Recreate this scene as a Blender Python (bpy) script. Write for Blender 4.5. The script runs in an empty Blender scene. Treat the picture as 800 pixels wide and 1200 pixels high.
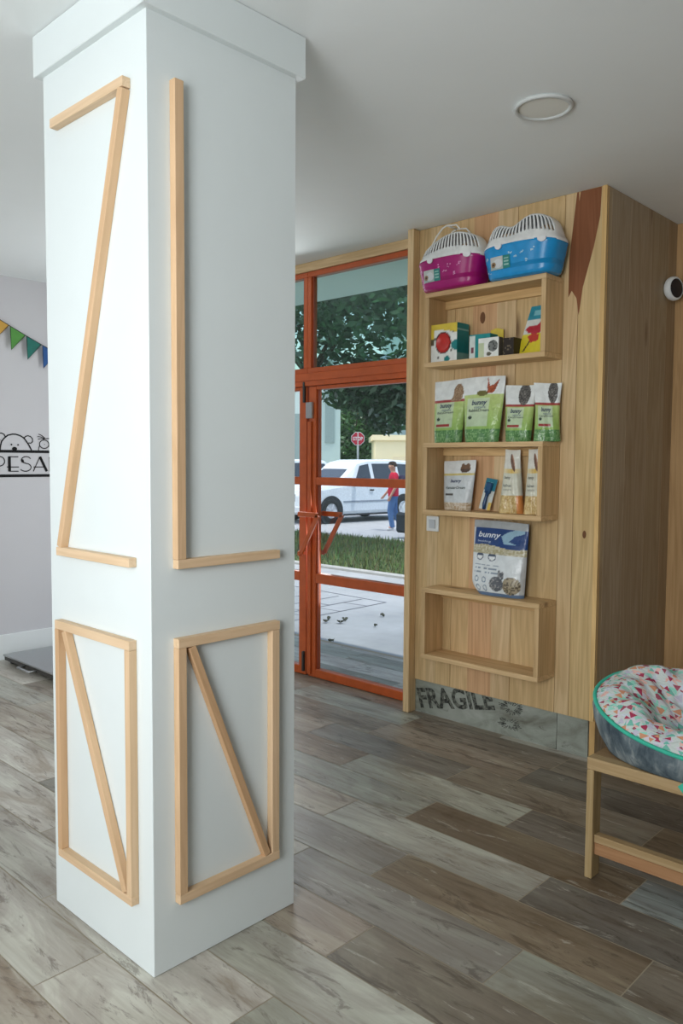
import bpy, bmesh, math, random
from mathutils import Vector, Matrix, Euler
import numpy as np
random.seed(7)
S = bpy.context.scene
COL = S.collection

# ------------------------------------------------------------------ helpers
def lin(c):
    out = []
    for v in c[:3]:
        v /= 255.0
        out.append(v/12.92 if v <= 0.04045 else ((v+0.055)/1.055)**2.4)
    return tuple(out)+(1.0,)

class MB:
    """collects shapes; build() links them as one mesh object"""
    def __init__(s):
        s.v=[]; s.f=[]; s.c=[]; s.g=[]; s.m=[]; s.sm=[]
    def add(s, verts, faces, col=(1,1,1,1), gc=None, mat=0, smooth=False):
        n=len(s.v); s.v += [tuple(p) for p in verts]
        s.f += [tuple(i+n for i in f) for f in faces]
        if col and isinstance(col[0], (tuple, list)): s.c += [tuple(q) for q in col]
        else: s.c += [col]*len(verts)
        s.g += [tuple(q) for q in gc] if gc is not None else [tuple(p) for p in verts]
        s.m += [mat]*len(faces); s.sm += [smooth]*len(faces)
    def box(s, lo, hi, col=(1,1,1,1), bev=0.0, mat=0, axis=None, M=None, seg=1):
        lo=Vector(lo); hi=Vector(hi); c=(lo+hi)/2; d=hi-lo
        if axis is None: axis = max(range(3), key=lambda i: d[i])
        bm=bmesh.new(); bmesh.ops.create_cube(bm,size=1)
        for v in bm.verts: v.co=Vector((v.co.x*d.x,v.co.y*d.y,v.co.z*d.z))
        if bev>0: bmesh.ops.bevel(bm,geom=bm.edges[:],offset=bev,segments=seg,affect='EDGES',profile=.5)
        bm.verts.index_update()
        o=Vector((random.uniform(0,50),random.uniform(0,50),random.uniform(0,50)))
        vs=[];gs=[]
        a=axis; b=(axis+1)%3; e=(axis+2)%3
        for v in bm.verts:
            gs.append(Vector((v.co[a],v.co[b],v.co[e]))+o)
            p=v.co+c
            vs.append(M@p if M else p)
        s.add(vs,[[v.index for v in f.verts] for f in bm.faces],col,gs,mat,False)
        bm.free()
    def bar(s, p0, p1, wid, dep, up, col=(1,1,1,1), bev=0.0, mat=0, off=0.0):
        """rectangular bar from p0 to p1; dep is measured along 'up', wid across; p0,p1 on the centre line"""
        p0=Vector(p0);p1=Vector(p1);x=(p1-p0);L=x.length;x.normalize()
        z=Vector(up).normalized(); y=z.cross(x).normalized(); z=x.cross(y)
        M=Matrix((x,y,z)).transposed().to_4x4(); M.translation=(p0+p1)/2
        s.box((-L/2,-wid/2,-dep/2),(L/2,wid/2,dep/2),col,bev,mat,0,M)
    def tube(s, pts, r, col=(1,1,1,1), n=8, mat=0, closed=False, caps=True):
        P=[Vector(p) for p in pts]; N=len(P)
        rs=r if isinstance(r,(list,tuple)) else [r]*N
        vs=[];ref=None
        for i,p in enumerate(P):
            if closed: t=P[(i+1)%N]-P[i-1]
            else: t=P[min(i+1,N-1)]-P[max(i-1,0)]
            t.normalize()
            if ref is None:
                ref=Vector((0,0,1)) if abs(t.z)<.9 else Vector((1,0,0))
            a=(ref-t*ref.dot(t)).normalized(); b=t.cross(a); ref=a
            for k in range(n):
                q=2*math.pi*k/n
                vs.append(p+(a*math.cos(q)+b*math.sin(q))*rs[i])
        fs=[]
        for i in range(N if closed else N-1):
            j=(i+1)%N
            for k in range(n):
                k2=(k+1)%n
                fs.append((i*n+k,i*n+k2,j*n+k2,j*n+k))
        if caps and not closed:
            fs.append(tuple(reversed(range(n)))); fs.append(tuple((N-1)*n+k for k in range(n)))
        s.add(vs,fs,col,None,mat,True)
    def lathe(s, prof, n=32, M=None, col=(1,1,1,1), mat=0, smooth=True, cap=False):
        """prof: list of (r,z) about z"""
        vs=[];cs=[]
        for i,(r,z) in enumerate(prof):
            for k in range(n):
                q=2*math.pi*k/n
                p=Vector((r*math.cos(q),r*math.sin(q),z)); vs.append(M@p if M else p)
                cs.append(col[i] if isinstance(col,list) else col)
        fs=[]
        for i in range(len(prof)-1):
            for k in range(n):
                k2=(k+1)%n
                fs.append((i*n+k,i*n+k2,(i+1)*n+k2,(i+1)*n+k))
        if cap:
            fs.append(tuple((len(prof)-1)*n+k for k in range(n))); fs.append(tuple(reversed(range(n))))
        s.add(vs,fs,cs,None,mat,smooth)
    def grid(s, fn, nu, nv, colfn=None, gcfn=None, mat=0, smooth=True, wrap=False, skip=None):
        vs=[];cs=[];gs=[]
        nuu = nu if wrap else nu+1
        for j in range(nv+1):
            for i in range(nuu):
                u=i/nu; v=j/nv
                p=fn(u,v); vs.append(p); cs.append(colfn(u,v) if colfn else (1,1,1,1)); gs.append(gcfn(u,v) if gcfn else p)
        fs=[]
        for j in range(nv):
            for i in range(nu):
                if skip and skip(i,j): continue
                i2=(i+1)%nuu
                fs.append((j*nuu+i,j*nuu+i2,(j+1)*nuu+i2,(j+1)*nuu+i))
        s.add(vs,fs,cs,gs,mat,smooth)
    def prism(s, poly, fn0, fn1, col=(1,1,1,1), mat=0):
        """poly of 2-D points; fn0/fn1 map a point to the two ends"""
        n=len(poly)
        vs=[fn0(*p) for p in poly]+[fn1(*p) for p in poly]
        fs=[tuple(reversed(range(n))),tuple(range(n,2*n))]+[(i,(i+1)%n,n+(i+1)%n,n+i) for i in range(n)]
        s.add(vs,fs,col,None,mat,False)
    def ribbon(s, pts, w, fn, closed=False, col=(0,0,0,1), mat=0):
        """flat stroke along 2-D points, fn maps 2-D -> 3-D"""
        P=[Vector((p[0],p[1])) for p in pts]; N=len(P); vs=[]
        ws=w if isinstance(w,(list,tuple)) else [w]*N
        for i in range(N):
            if closed: t=P[(i+1)%N]-P[i-1]
            else: t=P[min(i+1,N-1)]-P[max(i-1,0)]
            t.normalize(); nn=Vector((-t.y,t.x))*ws[i]/2
            vs += [fn(*(P[i]+nn)), fn(*(P[i]-nn))]
        fs=[]
        for i in range(N if closed else N-1):
            j=(i+1)%N
            fs.append((2*i,2*i+1,2*j+1,2*j))
        s.add(vs,fs,col,None,mat,False)
    def build(s, name, mats, parent=None, smooth=None):
        me=bpy.data.meshes.new(name); me.from_pydata(s.v,[],s.f)
        a=me.attributes.new('Col','FLOAT_COLOR','POINT'); a.data.foreach_set('color',np.array(s.c,dtype=np.float32).ravel())
        g=me.attributes.new('gc','FLOAT_VECTOR','POINT'); g.data.foreach_set('vector',np.array(s.g,dtype=np.float32).ravel())
        if not isinstance(mats,(list,tuple)): mats=[mats]
        for m in mats: me.materials.append(m)
        me.polygons.foreach_set('material_index',s.m)
        me.polygons.foreach_set('use_smooth',[bool(x) if smooth is None else smooth for x in s.sm])
        me.update()
        o=bpy.data.objects.new(name,me); COL.objects.link(o)
        if parent is not None: o.parent=parent
        return o

def tag(o,label,cat,group=None,kind=None):
    if label: o['label']=label
    if cat: o['category']=cat
    if group: o['group']=group
    if kind: o['kind']=kind
    return o
def empty(name,loc=(0,0,0),rz=0):
    o=bpy.data.objects.new(name,None); COL.objects.link(o); o.location=loc; o.rotation_euler=(0,0,rz); o.empty_display_size=.05
    return o
def thing(name,label,cat,loc=(0,0,0),rz=0,group=None):
    return tag(empty(name,loc,rz),label,cat,group)
def struct(o): o['kind']='structure'; return o

_txt={}
def text_geo(t,size=1.0,bold=0.0,shear=0.0):
    k=(t,bold,shear)
    if k not in _txt:
        cu=bpy.data.curves.new('t','FONT'); cu.body=t; cu.offset=bold; cu.shear=shear; cu.resolution_u=3
        ob=bpy.data.objects.new('t',cu); COL.objects.link(ob)
        bpy.context.view_layer.update()
        dg=bpy.context.evaluated_depsgraph_get()
        me=bpy.data.meshes.new_from_object(ob.evaluated_get(dg))
        vs=[(v.co.x,v.co.y) for v in me.vertices]; fs=[tuple(p.vertices) for p in me.polygons]
        bpy.data.objects.remove(ob); bpy.data.meshes.remove(me); bpy.data.curves.remove(cu)
        x0=min(v[0] for v in vs);x1=max(v[0] for v in vs);y0=min(v[1] for v in vs);y1=max(v[1] for v in vs)
        _txt[k]=([((x-x0),(y-y0)) for x,y in vs],fs,x1-x0,y1-y0)
    return _txt[k]
def put_text(mb,t,fn,x,y,w,h,col,bold=0.0,shear=0.0,mat=0):
    """text fills the box x..x+w, y..y+h, fn maps to 3-D"""
    vs,fs,W,H=text_geo(t,1,bold,shear)
    mb.add([fn(x+a/W*w,y+b/H*h) for a,b in vs],fs,col,None,mat)

# ------------------------------------------------------------------ materials
class NT:
    def __init__(s,name):
        s.m=bpy.data.materials.new(name); s.m.use_nodes=True; s.t=s.m.node_tree; s.t.nodes.clear()
        s.out=s.n('ShaderNodeOutputMaterial')
    def n(s,ty,**kw):
        x=s.t.nodes.new(ty)
        for k,v in kw.items(): setattr(x,k,v)
        return x
    def l(s,a,b): s.t.links.new(a,b)
    def val(s,x,sock):
        if hasattr(x,'is_linked') or isinstance(x,bpy.types.NodeSocket): s.l(x,sock)
        else: sock.default_value=x
    def math(s,op,a,b=None,clamp=False):
        m=s.n('ShaderNodeMath',operation=op,use_clamp=clamp); s.val(a,m.inputs[0])
        if b is not None: s.val(b,m.inputs[1])
        return m.outputs[0]
    def mix(s,fac,a,b,mode='MIX'):
        m=s.n('ShaderNodeMix',data_type='RGBA',blend_type=mode); s.val(fac,m.inputs[0]); s.val(a,m.inputs[6]); s.val(b,m.inputs[7])
        return m.outputs[2]
    def attr(s,name): return s.n('ShaderNodeAttribute',attribute_name=name)
    def mapping(s,vec,scale=(1,1,1),loc=(0,0,0)):
        m=s.n('ShaderNodeMapping'); s.l(vec,m.inputs[0]); m.inputs['Scale'].default_value=scale; m.inputs['Location'].default_value=loc
        return m.outputs[0]
    def noise(s,vec,scale=1,detail=4,rough=.55,dist=0.0):
        m=s.n('ShaderNodeTexNoise'); 
        if vec is not None: s.l(vec,m.inputs['Vector'])
        m.inputs['Scale'].default_value=scale; m.inputs['Detail'].default_value=detail; m.inputs['Roughness'].default_value=rough; m.inputs['Distortion'].default_value=dist
        return m.outputs['Fac']
    def ramp(s,fac,stops,interp='LINEAR'):
        m=s.n('ShaderNodeValToRGB'); s.l(fac,m.inputs[0]); m.color_ramp.interpolation=interp
        e=m.color_ramp.elements
        while len(e)<len(stops): e.new(.5)
        for i,(p,c) in enumerate(stops):
            e[i].position=p; e[i].color=c if len(c)==4 else tuple(c)+(1,)
        return m.outputs[0]
    def range(s,x,a,b,c=0.0,d=1.0):
        m=s.n('ShaderNodeMapRange'); s.l(x,m.inputs[0])
        for i,v in enumerate((a,b,c,d)): m.inputs[i+1].default_value=v
        return m.outputs[0]
    def bsdf(s,col,rough=.5,spec=.5,bump=None,bstr=.2,bdist=.002,metal=0.0,**kw):
        b=s.n('ShaderNodeBsdfPrincipled'); s.val(col,b.inputs['Base Color']); s.val(rough,b.inputs['Roughness'])
        b.inputs['Specular IOR Level'].default_value=spec; b.inputs['Metallic'].default_value=metal
        for k,v in kw.items(): s.val(v,b.inputs[k])
        if bump is not None:
            bp=s.n('ShaderNodeBump'); bp.inputs['Strength'].default_value=bstr; bp.inputs['Distance'].default_value=bdist
            s.l(bump,bp.inputs['Height']); s.l(bp.outputs[0],b.inputs['Normal'])
        return b.outputs[0]
    def done(s,sh): s.l(sh,s.out.inputs[0]); return s.m
def grey(v): return (v,v,v,1)

def m_pine(name,knots=True,contrast=1.0,rough=.55):
    n=NT(name); col=n.attr('Col').outputs['Color']; gc=n.attr('gc').outputs['Vector']
    fine=n.noise(n.mapping(gc,(2.2,75,75)),1,4,.6)
    mid=n.noise(n.mapping(gc,(.7,11,11)),1,3,.55,.6)
    sn=n.math('SINE',n.math('MULTIPLY',mid,46.0))
    band=n.range(sn,-1,1,0,1)
    big=n.noise(n.mapping(gc,(.9,3,3)),1,2,.5)
    f=n.math('ADD',n.math('MULTIPLY',n.math('SUBTRACT',fine,.5),.42*contrast),n.math('MULTIPLY',n.math('SUBTRACT',band,.5),.17*contrast))
    f=n.math('ADD',f,n.math('MULTIPLY',n.math('SUBTRACT',big,.5),.35*contrast))
    dark=n.mix(1.0,col,(.79,.71,.60,1),'MULTIPLY'); 
    light=n.mix(1.0,col,(1.16,1.14,1.12,1),'MULTIPLY')
    c=n.mix(n.range(f,-.32,.32,0,1),light,dark)
    if knots:
        v=n.n('ShaderNodeTexVoronoi',feature='F1'); n.l(n.mapping(gc,(1.5,5.2,5.2)),v.inputs['Vector']); v.inputs['Scale'].default_value=1.0
        k=n.range(v.outputs['Distance'],.05,.16,1,0)
        rnd=n.n('ShaderNodeSeparateColor'); n.l(v.outputs['Color'],rnd.inputs[0])
        k=n.math('MULTIPLY',k,n.math('GREATER_THAN',rnd.outputs[0],.80))
        c=n.mix(n.math('MULTIPLY',k,.8),c,lin((92,58,34)))
    return n.done(n.bsdf(c,rough,.3,fine,.12,.001))

def m_simple(name,rgb,rough=.5,spec=.5,nz=.0,nscale=30,metal=0.0,bstr=0.0,**kw):
    n=NT(name); tc=n.n('ShaderNodeTexCoord').outputs['Object']
    f=n.noise(tc,nscale,4,.6)
    c=n.mix(n.range(f,.3,.7,0,1),tuple(x*(1-nz) for x in rgb[:3])+(1,),tuple(min(1,x*(1+nz)) for x in rgb[:3])+(1,))
    return n.done(n.bsdf(c,rough,spec,f if bstr else None,bstr,.002,metal,**kw))
def m_print(name,rough=.4,spec=.5,wrinkle=0.0,wscale=22,**kw):
    n=NT(name); col=n.attr('Col').outputs['Color']
    tc=n.n('ShaderNodeTexCoord').outputs['Object']
    f=n.noise(tc,wscale,3,.5,.5)
    c=n.mix(n.range(f,.3,.7,0,.16),col,(0,0,0,1))
    return n.done(n.bsdf(c,rough,spec,f if wrinkle else None,wrinkle,.02,**kw))

PINE=m_pine('pine_board',contrast=1.45); BATTEN=m_pine('pine_batten',knots=False,contrast=.8)
WHITE=m_simple('white_wall_paint',lin((226,230,230)),.55,.3,.012,6)
PILLAR=m_simple('white_panel',lin((220,228,228)),.42,.35,.01,5)
CEIL=m_simple('ceiling_paint',lin((238,243,243)),.9,.1,.01,3)
GREYW=m_simple('pale_grey_wall',lin((202,201,204)),.7,.2,.01,4)
ORANGE=m_simple('orange_frame_paint',lin((196,92,42)),.35,.5,.10,14)
ORANGED=m_simple('dark_orange_frame_paint',lin((156,66,34)),.4,.5,.1,14)  # darker orange than the frame, used for the glazing beads
STEEL=m_simple('brushed_steel',lin((178,180,182)),.35,.5,.05,60,.8)
DARKM=m_simple('dark_metal',lin((62,60,58)),.5,.5,.08,30)
BLACK=m_simple('black_print',lin((16,16,18)),.6,.2,.0)
PLASTIC=m_print('glossy_plastic',.25,.5)
PRINT=m_print('printed_foil',.28,.5,.35,26)
CARD=m_print('printed_card',.5,.35)
MATTE=m_print('matte_paint',.75,.2)

def m_floor():
    n=NT('weathered_plank_tile'); col=n.attr('Col').outputs['Color']; gc=n.attr('gc').outputs['Vector']
    a=n.noise(n.mapping(gc,(1.5,6,1)),1,6,.66,1.0)
    b=n.noise(n.mapping(gc,(2.2,60,1)),1,4,.65)
    d=n.noise(n.mapping(gc,(2.6,13,1),(7,3,0)),1,7,.72,1.8)
    e=n.noise(n.mapping(gc,(4,22,1),(3,9,0)),1,6,.72,.8)
    g=n.noise(n.mapping(gc,(.8,4.2,1),(13,29,0)),1,3,.5,.4)
    c=n.mix(n.range(a,.50,.60,0,.75),col,n.mix(1.0,col,(1.30,1.38,1.36,1),'MULTIPLY'))
    c=n.mix(n.range(a,.34,.46,.8,0),c,n.mix(1.0,col,(.62,.54,.46,1),'MULTIPLY'))
    c=n.mix(n.range(g,.44,.58,.0,.55),c,n.mix(1.0,c,(.66,.64,.62,1),'MULTIPLY'))
    c=n.mix(n.range(b,.40,.72,.0,.40),c,n.mix(1.0,c,(.60,.56,.52,1),'MULTIPLY'))
    c=n.mix(n.range(d,.55,.62,0,.68),c,n.mix(1.0,col,(.34,.30,.28,1),'MULTIPLY'))
    c=n.mix(n.range(e,.60,.66,0,.40),c,lin((204,202,190)))
    r=n.range(b,.3,.7,.34,.5)
    return n.done(n.bsdf(c,r,.45,d,.12,.002))
FLOOR=m_floor()
GROUT=m_simple('floor_grout',lin((168,158,138)),.8,.2,.06,20)
def m_tilebase():
    n=NT('stencilled_skirting_tile'); gc=n.attr('gc').outputs['Vector']
    a=n.noise(n.mapping(gc,(3,7,7)),1,5,.62,1.0); d=n.noise(n.mapping(gc,(9,22,22)),1,5,.7,1.2)
    c=n.ramp(a,[(.3,lin((108,108,96))),(.5,lin((146,152,142))),(.7,lin((166,170,162)))])
    c=n.mix(n.range(d,.60,.72,0,.75),c,lin((84,82,74)))
    return n.done(n.bsdf(c,.35,.5))
TILE=m_tilebase()
def m_stencil():
    n=NT('worn_black_stencil'); tc=n.n('ShaderNodeTexCoord').outputs['Object']
    f=n.noise(tc,48,4,.7)
    c=n.mix(n.range(f,.44,.60,0,1),lin((44,46,44)),lin((118,122,112)))
    return n.done(n.bsdf(c,.4,.4))
STENCIL=m_stencil()
def m_glass(name,tint,refl=1.0):
    n=NT(name); tr=n.n('ShaderNodeBsdfTransparent'); tr.inputs[0].default_value=tint
    gl=n.n('ShaderNodeBsdfGlossy'); gl.inputs['Roughness'].default_value=.0; gl.inputs[0].default_value=(.85,1,.96,1)
    lw=n.n('ShaderNodeLayerWeight'); lw.inputs[0].default_value=.5
    f=n.math('MULTIPLY',n.math('ADD',n.math('MULTIPLY',n.math('POWER',lw.outputs['Facing'],5.0),.9),.035),refl,True)
    mx=n.n('ShaderNodeMixShader'); n.l(f,mx.inputs[0]); n.l(tr.outputs[0],mx.inputs[1]); n.l(gl.outputs[0],mx.inputs[2])
    return n.done(mx.outputs[0])
GLASS=m_glass('clear_pane',(.965,.985,.985,1),.8)
TGLASS=m_glass('green_tinted_pane',(.76,.89,.85,1),1.0)
CARGLASS=m_simple('dark_car_glass',lin((58,64,72)),.08,.6)
def m_cushion():
    n=NT('triangle_print_cotton'); gc=n.attr('gc').outputs['Vector']
    def layer(scale,loc,seedthr,size,prev,stops):
        v=n.n('ShaderNodeTexVoronoi',feature='F1'); v.inputs['Scale'].default_value=1.0; v.inputs['Randomness'].default_value=.75
        p=n.mapping(gc,(scale,scale,0),loc); n.l(p,v.inputs['Vector'])
        d=n.n('ShaderNodeVectorMath',operation='SUBTRACT'); n.l(p,d.inputs[0]); n.l(v.outputs['Position'],d.inputs[1])
        sp=n.n('ShaderNodeSeparateColor'); n.l(v.outputs['Color'],sp.inputs[0])
        rot=n.n('ShaderNodeVectorRotate',rotation_type='Z_AXIS'); n.l(d.outputs[0],rot.inputs['Vector']); n.l(n.math('MULTIPLY',sp.outputs[0],6.283),rot.inputs['Angle'])
        xyz=n.n('ShaderNodeSeparateXYZ'); n.l(rot.outputs[0],xyz.inputs[0]); x,y=xyz.outputs[0],xyz.outputs[1]
        m=None
        for (a,b) in ((0,-1.0),(.92,.38),(-.92,.38)):
            t=n.math('ADD',n.math('MULTIPLY',x,a),n.math('MULTIPLY',y,b))
            m=t if m is None else n.math('MAXIMUM',m,t)
        inside=n.math('LESS_THAN',m,size)
        fac=n.math('MULTIPLY',inside,n.math('GREATER_THAN',sp.outputs[1],seedthr))
        c=n.ramp(sp.outputs[2],stops,'CONSTANT')
        return n.mix(fac,prev,c)
    pal1=[(0,lin((150,210,192))),(.30,lin((198,206,214))),(.55,lin((222,178,168))),(.75,lin((206,196,208)))]
    pal2=[(0,lin((166,62,88))),(.24,lin((202,144,112))),(.44,lin((116,182,166))),(.66,lin((160,84,100))),(.80,lin((188,184,200)))]
    base=lin((196,204,200))
    c=layer(36,(0,0,0),.15,.32,base,pal1)
    c=layer(27,(3.3,1.7,0),.45,.25,c,pal2)
    c=layer(40,(8.3,5.7,0),.62,.25,c,pal2)
    wr=n.noise(n.mapping(gc,(1,1,0)),16,4,.6,1.2)
    centre_tint=n.attr('Col').outputs['Color']  # vertex tint, slightly darker and bluer at the cushion centre
    c=n.mix(1.0,c,centre_tint,'MULTIPLY')
    return n.done(n.bsdf(c,.9,.1,wr,.5,.02))
CUSHION=m_cushion()
FUR=NT('grey_plush'); _tc=FUR.n('ShaderNodeTexCoord').outputs['Object']; _f=FUR.noise(FUR.mapping(_tc,(1,1,.35)),13,5,.65,.4); _g=FUR.noise(_tc,140,2,.6)
FUR=FUR.done(FUR.bsdf(FUR.ramp(_f,[(.35,lin((62,74,82))),(.52,lin((98,110,116))),(.68,lin((150,158,158)))]),.95,.05,_g,.5,.004))  # plush sheen painted into the colour as vertical lighter and darker streaks
TEAL=m_simple('teal_piping',lin((60,176,150)),.7,.3,.08,60)

# ------------------------------------------------------------------ calibrated layout (metres)
H=2.842; Yb=3.744; Xc=-1.81; Yd=3.84; LX=-5.914; Yr=4.62; XR=1.7; YB=-4.5
PT=lin((226,200,158)); P1=lin((206,172,122)); P2=lin((214,184,138)); P3=lin((196,154,104)); P4=lin((188,160,112))

# ------------------------------------------------------------------ room shell
# floor: individual planks in one mesh
fl=MB()
fl.box((LX-.1,YB-.1,-.04),(XR+.1,Yr+.1,-.0012),mat=1)
pal={'pale':(158,158,146),'brown':(132,118,99),'dark':(118,113,105),'red':(134,115,97),'gb':(140,131,117),'blue':(142,148,146),'warm':(150,139,124),'light':(196,191,181)}
PW=.2265; PL=.943
known={0:(-1.644,{-1:'red',0:'gb',-2:'pale'}),1:(-1.23,{-1:'dark',0:'pale',-2:'gb'}),2:(-.92,{-1:'brown',0:'gb',-2:'dark'}),
 3:(-1.39,{-1:'pale',0:'dark',-2:'brown'}),4:(-1.13,{-1:'brown',0:'blue',-2:'pale'}),5:(-1.727,{-1:'pale',-2:'brown',0:'dark'}),
 6:(-1.25,{-1:'gb',0:'brown',-2:'dark'}),7:(-1.95,{-1:'warm',0:'dark'}),8:(-1.9,{-1:'warm',0:'gb'}),
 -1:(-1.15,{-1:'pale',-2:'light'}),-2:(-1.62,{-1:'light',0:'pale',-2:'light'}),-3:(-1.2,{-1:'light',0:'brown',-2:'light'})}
rng=random.Random(3)
for n in range(-28,14):
    y0=1.664+n*PW; y1=y0+PW
    j,cm=known.get(n,(rng.uniform(-1.9,-1.0),{}))
    k0=int(math.floor((LX-j)/PL))-1; k1=int(math.ceil((XR-j)/PL))+1
    for k in range(k0,k1):
        x0=j+k*PL; x1=x0+PL
        xa=max(x0+.002,LX-.05); xb=min(x1-.002,XR+.05); ya=max(y0+.002,YB-.05); yb=min(y1-.002,Yr+.05)
        if xb<=xa or yb<=ya: continue
        nm=cm.get(k) or rng.choice(['pale','warm','gb','dark','light','warm','brown'] if x0>-3.2 else ['light','light','pale','warm','light','gb'])
        c=pal[nm]; t=rng.uniform(.94,1.05)
        if x0<-2.0 and n<4: c=tuple(v*.6+w*.4 for v,w in zip(c,pal['light']))  # left planks paled: pale tile colour plus window light painted in
        c=lin(tuple(min(255,v*t) for v in c)); o=(rng.uniform(0,60),rng.uniform(0,60))
        q=[(xa,ya,0),(xb,ya,0),(xb,yb,0),(xa,yb,0)]
        fl.add(q,[(0,1,2,3)],c,[(p[0]-x0+o[0],p[1]-y0+o[1],0) for p in q])
struct(fl.build('floor',[FLOOR,GROUT]))
def wallbox(name,lo,hi,mat,col=(1,1,1,1)):
    b=MB(); b.box(lo,hi,col); return struct(b.build(name,mat))
wallbox('ceiling',(LX-.2,YB-.2,H),(XR+.2,Yr+.2,H+.12),CEIL)
wallbox('wall_left',(LX-.15,YB-.1,-.04),(LX,Yd+.06,H),GREYW)
wallbox('wall_back',(LX-.15,YB-.15,-.04),(XR+.15,YB,H),GREYW)
wallbox('wall_side',(XR,YB,-.04),(XR+.15,Yr+.1,H),GREYW)
b=MB(); b.box((LX,YB,0),(LX+.014,Yd-.02,.19),bev=.003); struct(b.build('baseboard_left',WHITE))

# wood-clad partition: front boards, side boards
KNOTS=[(-2.511,2.288,.017,.032),(-1.884,1.14,.010,.020)]
b=MB()
seams=[-2.956,-2.695,-2.300,-2.030,-1.949,-1.810]
fc=[(206,180,136),(212,184,140),(204,178,134),(210,186,146),(206,182,136)]
for i in range(5):
    b.box((seams[i]+.0012,Yb,.198),(seams[i+1]-.0012,Yb+.02,H-.002),lin(fc[i]),.0012)
# dark knots
for kx,kz,ka,kb in KNOTS:
    n0=len(b.v)
    b.prism([(kx+ka*math.cos(t),kz+kb*math.sin(t)) for t in np.linspace(0,2*math.pi,15)[:-1]],lambda x,z:(x,Yb-.0007,z),lambda x,z:(x,Yb+.004,z),lin((112,76,50)))
    for i in range(n0,len(b.v)): b.g[i]=((b.v[i][2]-kz)*3,(b.v[i][0]-kx)*3+4,0)
# tone strips inside the boards (glued lamellas)
for xa,xb,c in ((-2.575,-2.42,(204,166,128)),(-2.42,-2.302,(210,186,148)),(-2.87,-2.80,(210,186,146))):
    b.box((xa,Yb-.0006,.1985),(xb,Yb+.01,H-.003),lin(c))
# stained heartwood patch at the top right board
pt=[(-1.968,2.838),(-1.958,2.838),(-1.955,2.79),(-1.948,2.838),(-1.838,2.838),(-1.843,2.70),(-1.872,2.56),(-1.925,2.37),(-1.944,2.235),(-1.958,2.32),(-1.985,2.36),(-2.003,2.33),(-2.002,2.52),(-1.985,2.68)]
n0=len(b.v)
b.prism(pt,lambda x,z:(x,Yb-.0008,z),lambda x,z:(x,Yb+.004,z),lin((134,86,58)))
for i in range(n0,len(b.v)): b.g[i]=(b.v[i][2],b.v[i][0]+9,0)
struct(b.build('wall_front',PINE))
b=MB()
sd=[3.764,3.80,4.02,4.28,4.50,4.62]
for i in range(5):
    b.box((Xc-.03,sd[i]+.0007,.0 if i==0 else .0),(Xc,sd[i+1]-.0007,H-.002),lin([(172,156,130),(168,155,135),(166,152,131),(164,150,127),(160,142,116)][i]),.001,axis=2)  # side boards greyed: a grey reflection put into the wood colour
b.box((Xc-.03,Yb+.0205,0),(Xc,3.7638,H-.002),lin((206,172,118)),.001,axis=2)
struct(b.build('wall_partition',PINE))
wallbox('wall_partition_core',(-2.955,Yb+.075,0),(Xc-.031,Yr,H-.002),GREYW)
b=MB()
x=Xc-.045; i=0
while x<XR:
    w=.19; b.box((x+.001,Yr,0),(min(x+w,XR)-.001,Yr+.02,H-.002),lin([(182,150,108),(176,146,108),(184,154,112)][i%3]),.001,axis=2); x+=w; i+=1
struct(b.build('wall_right',PINE))
# corner trim of the partition
b=MB(); b.box((Xc-.022,Yb-.0035,.198),(Xc+.0015,Yb-.0005,H-.002),lin((220,188,132)),.0008,axis=2); struct(b.build('trim_3',PINE))

# tiled skirting under the cladding, with stencil lettering
bb=MB()
yt=Yb+.012
bb.box((-2.955,yt,0),(-2.018,yt+.01,.26),axis=0); bb.box((-2.015,yt,0),(Xc-.033,yt+.01,.26),axis=0)
base=struct(bb.build('baseboard_front',TILE))
st=MB()
def fr(x,z):
    a=math.radians(11); return (-2.94+x*math.cos(a)-z*.30, yt-.0012, .018+x*math.sin(a)+z*.95)
put_text(st,'FRAGILE',fr,.030,0,.53,.125,(0,0,0,1),.035)
o=st.build('stencil_lettering',STENCIL,base); 
st=MB()
for cx,cz,rx,rz_,nk in ((-2.29,.165,.085,.045,34),(-2.30,.07,.08,.036,30)):
    for k in range(nk):   # broken radial strokes of a round rubber stamp
        t=2*math.pi*k/nk+random.Random(k).uniform(-.06,.06); a_=random.Random(k+50).uniform(.25,.6); b2_=random.Random(k+99).uniform(.7,1.0)
        st.ribbon([(cx+rx*a_*math.cos(t),cz+rz_*a_*math.sin(t)),(cx+rx*b2_*math.cos(t),cz+rz_*b2_*math.sin(t))],.004,lambda x,z:(x,yt-.0012,z))
st.build('stamp_mark',STENCIL,base)

# post beside the door and header over it
b=MB(); b.box((-3.0,3.69,0),(-2.957,Yr,H-.001),PT,.002,axis=2); struct(b.build('trim_1',PINE))
b=MB(); b.box((LX+.002,Yd-.01,2.782),(-3.002,Yd+.08,H-.001),PT,.002,axis=0); struct(b.build('trim_2',PINE))

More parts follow.
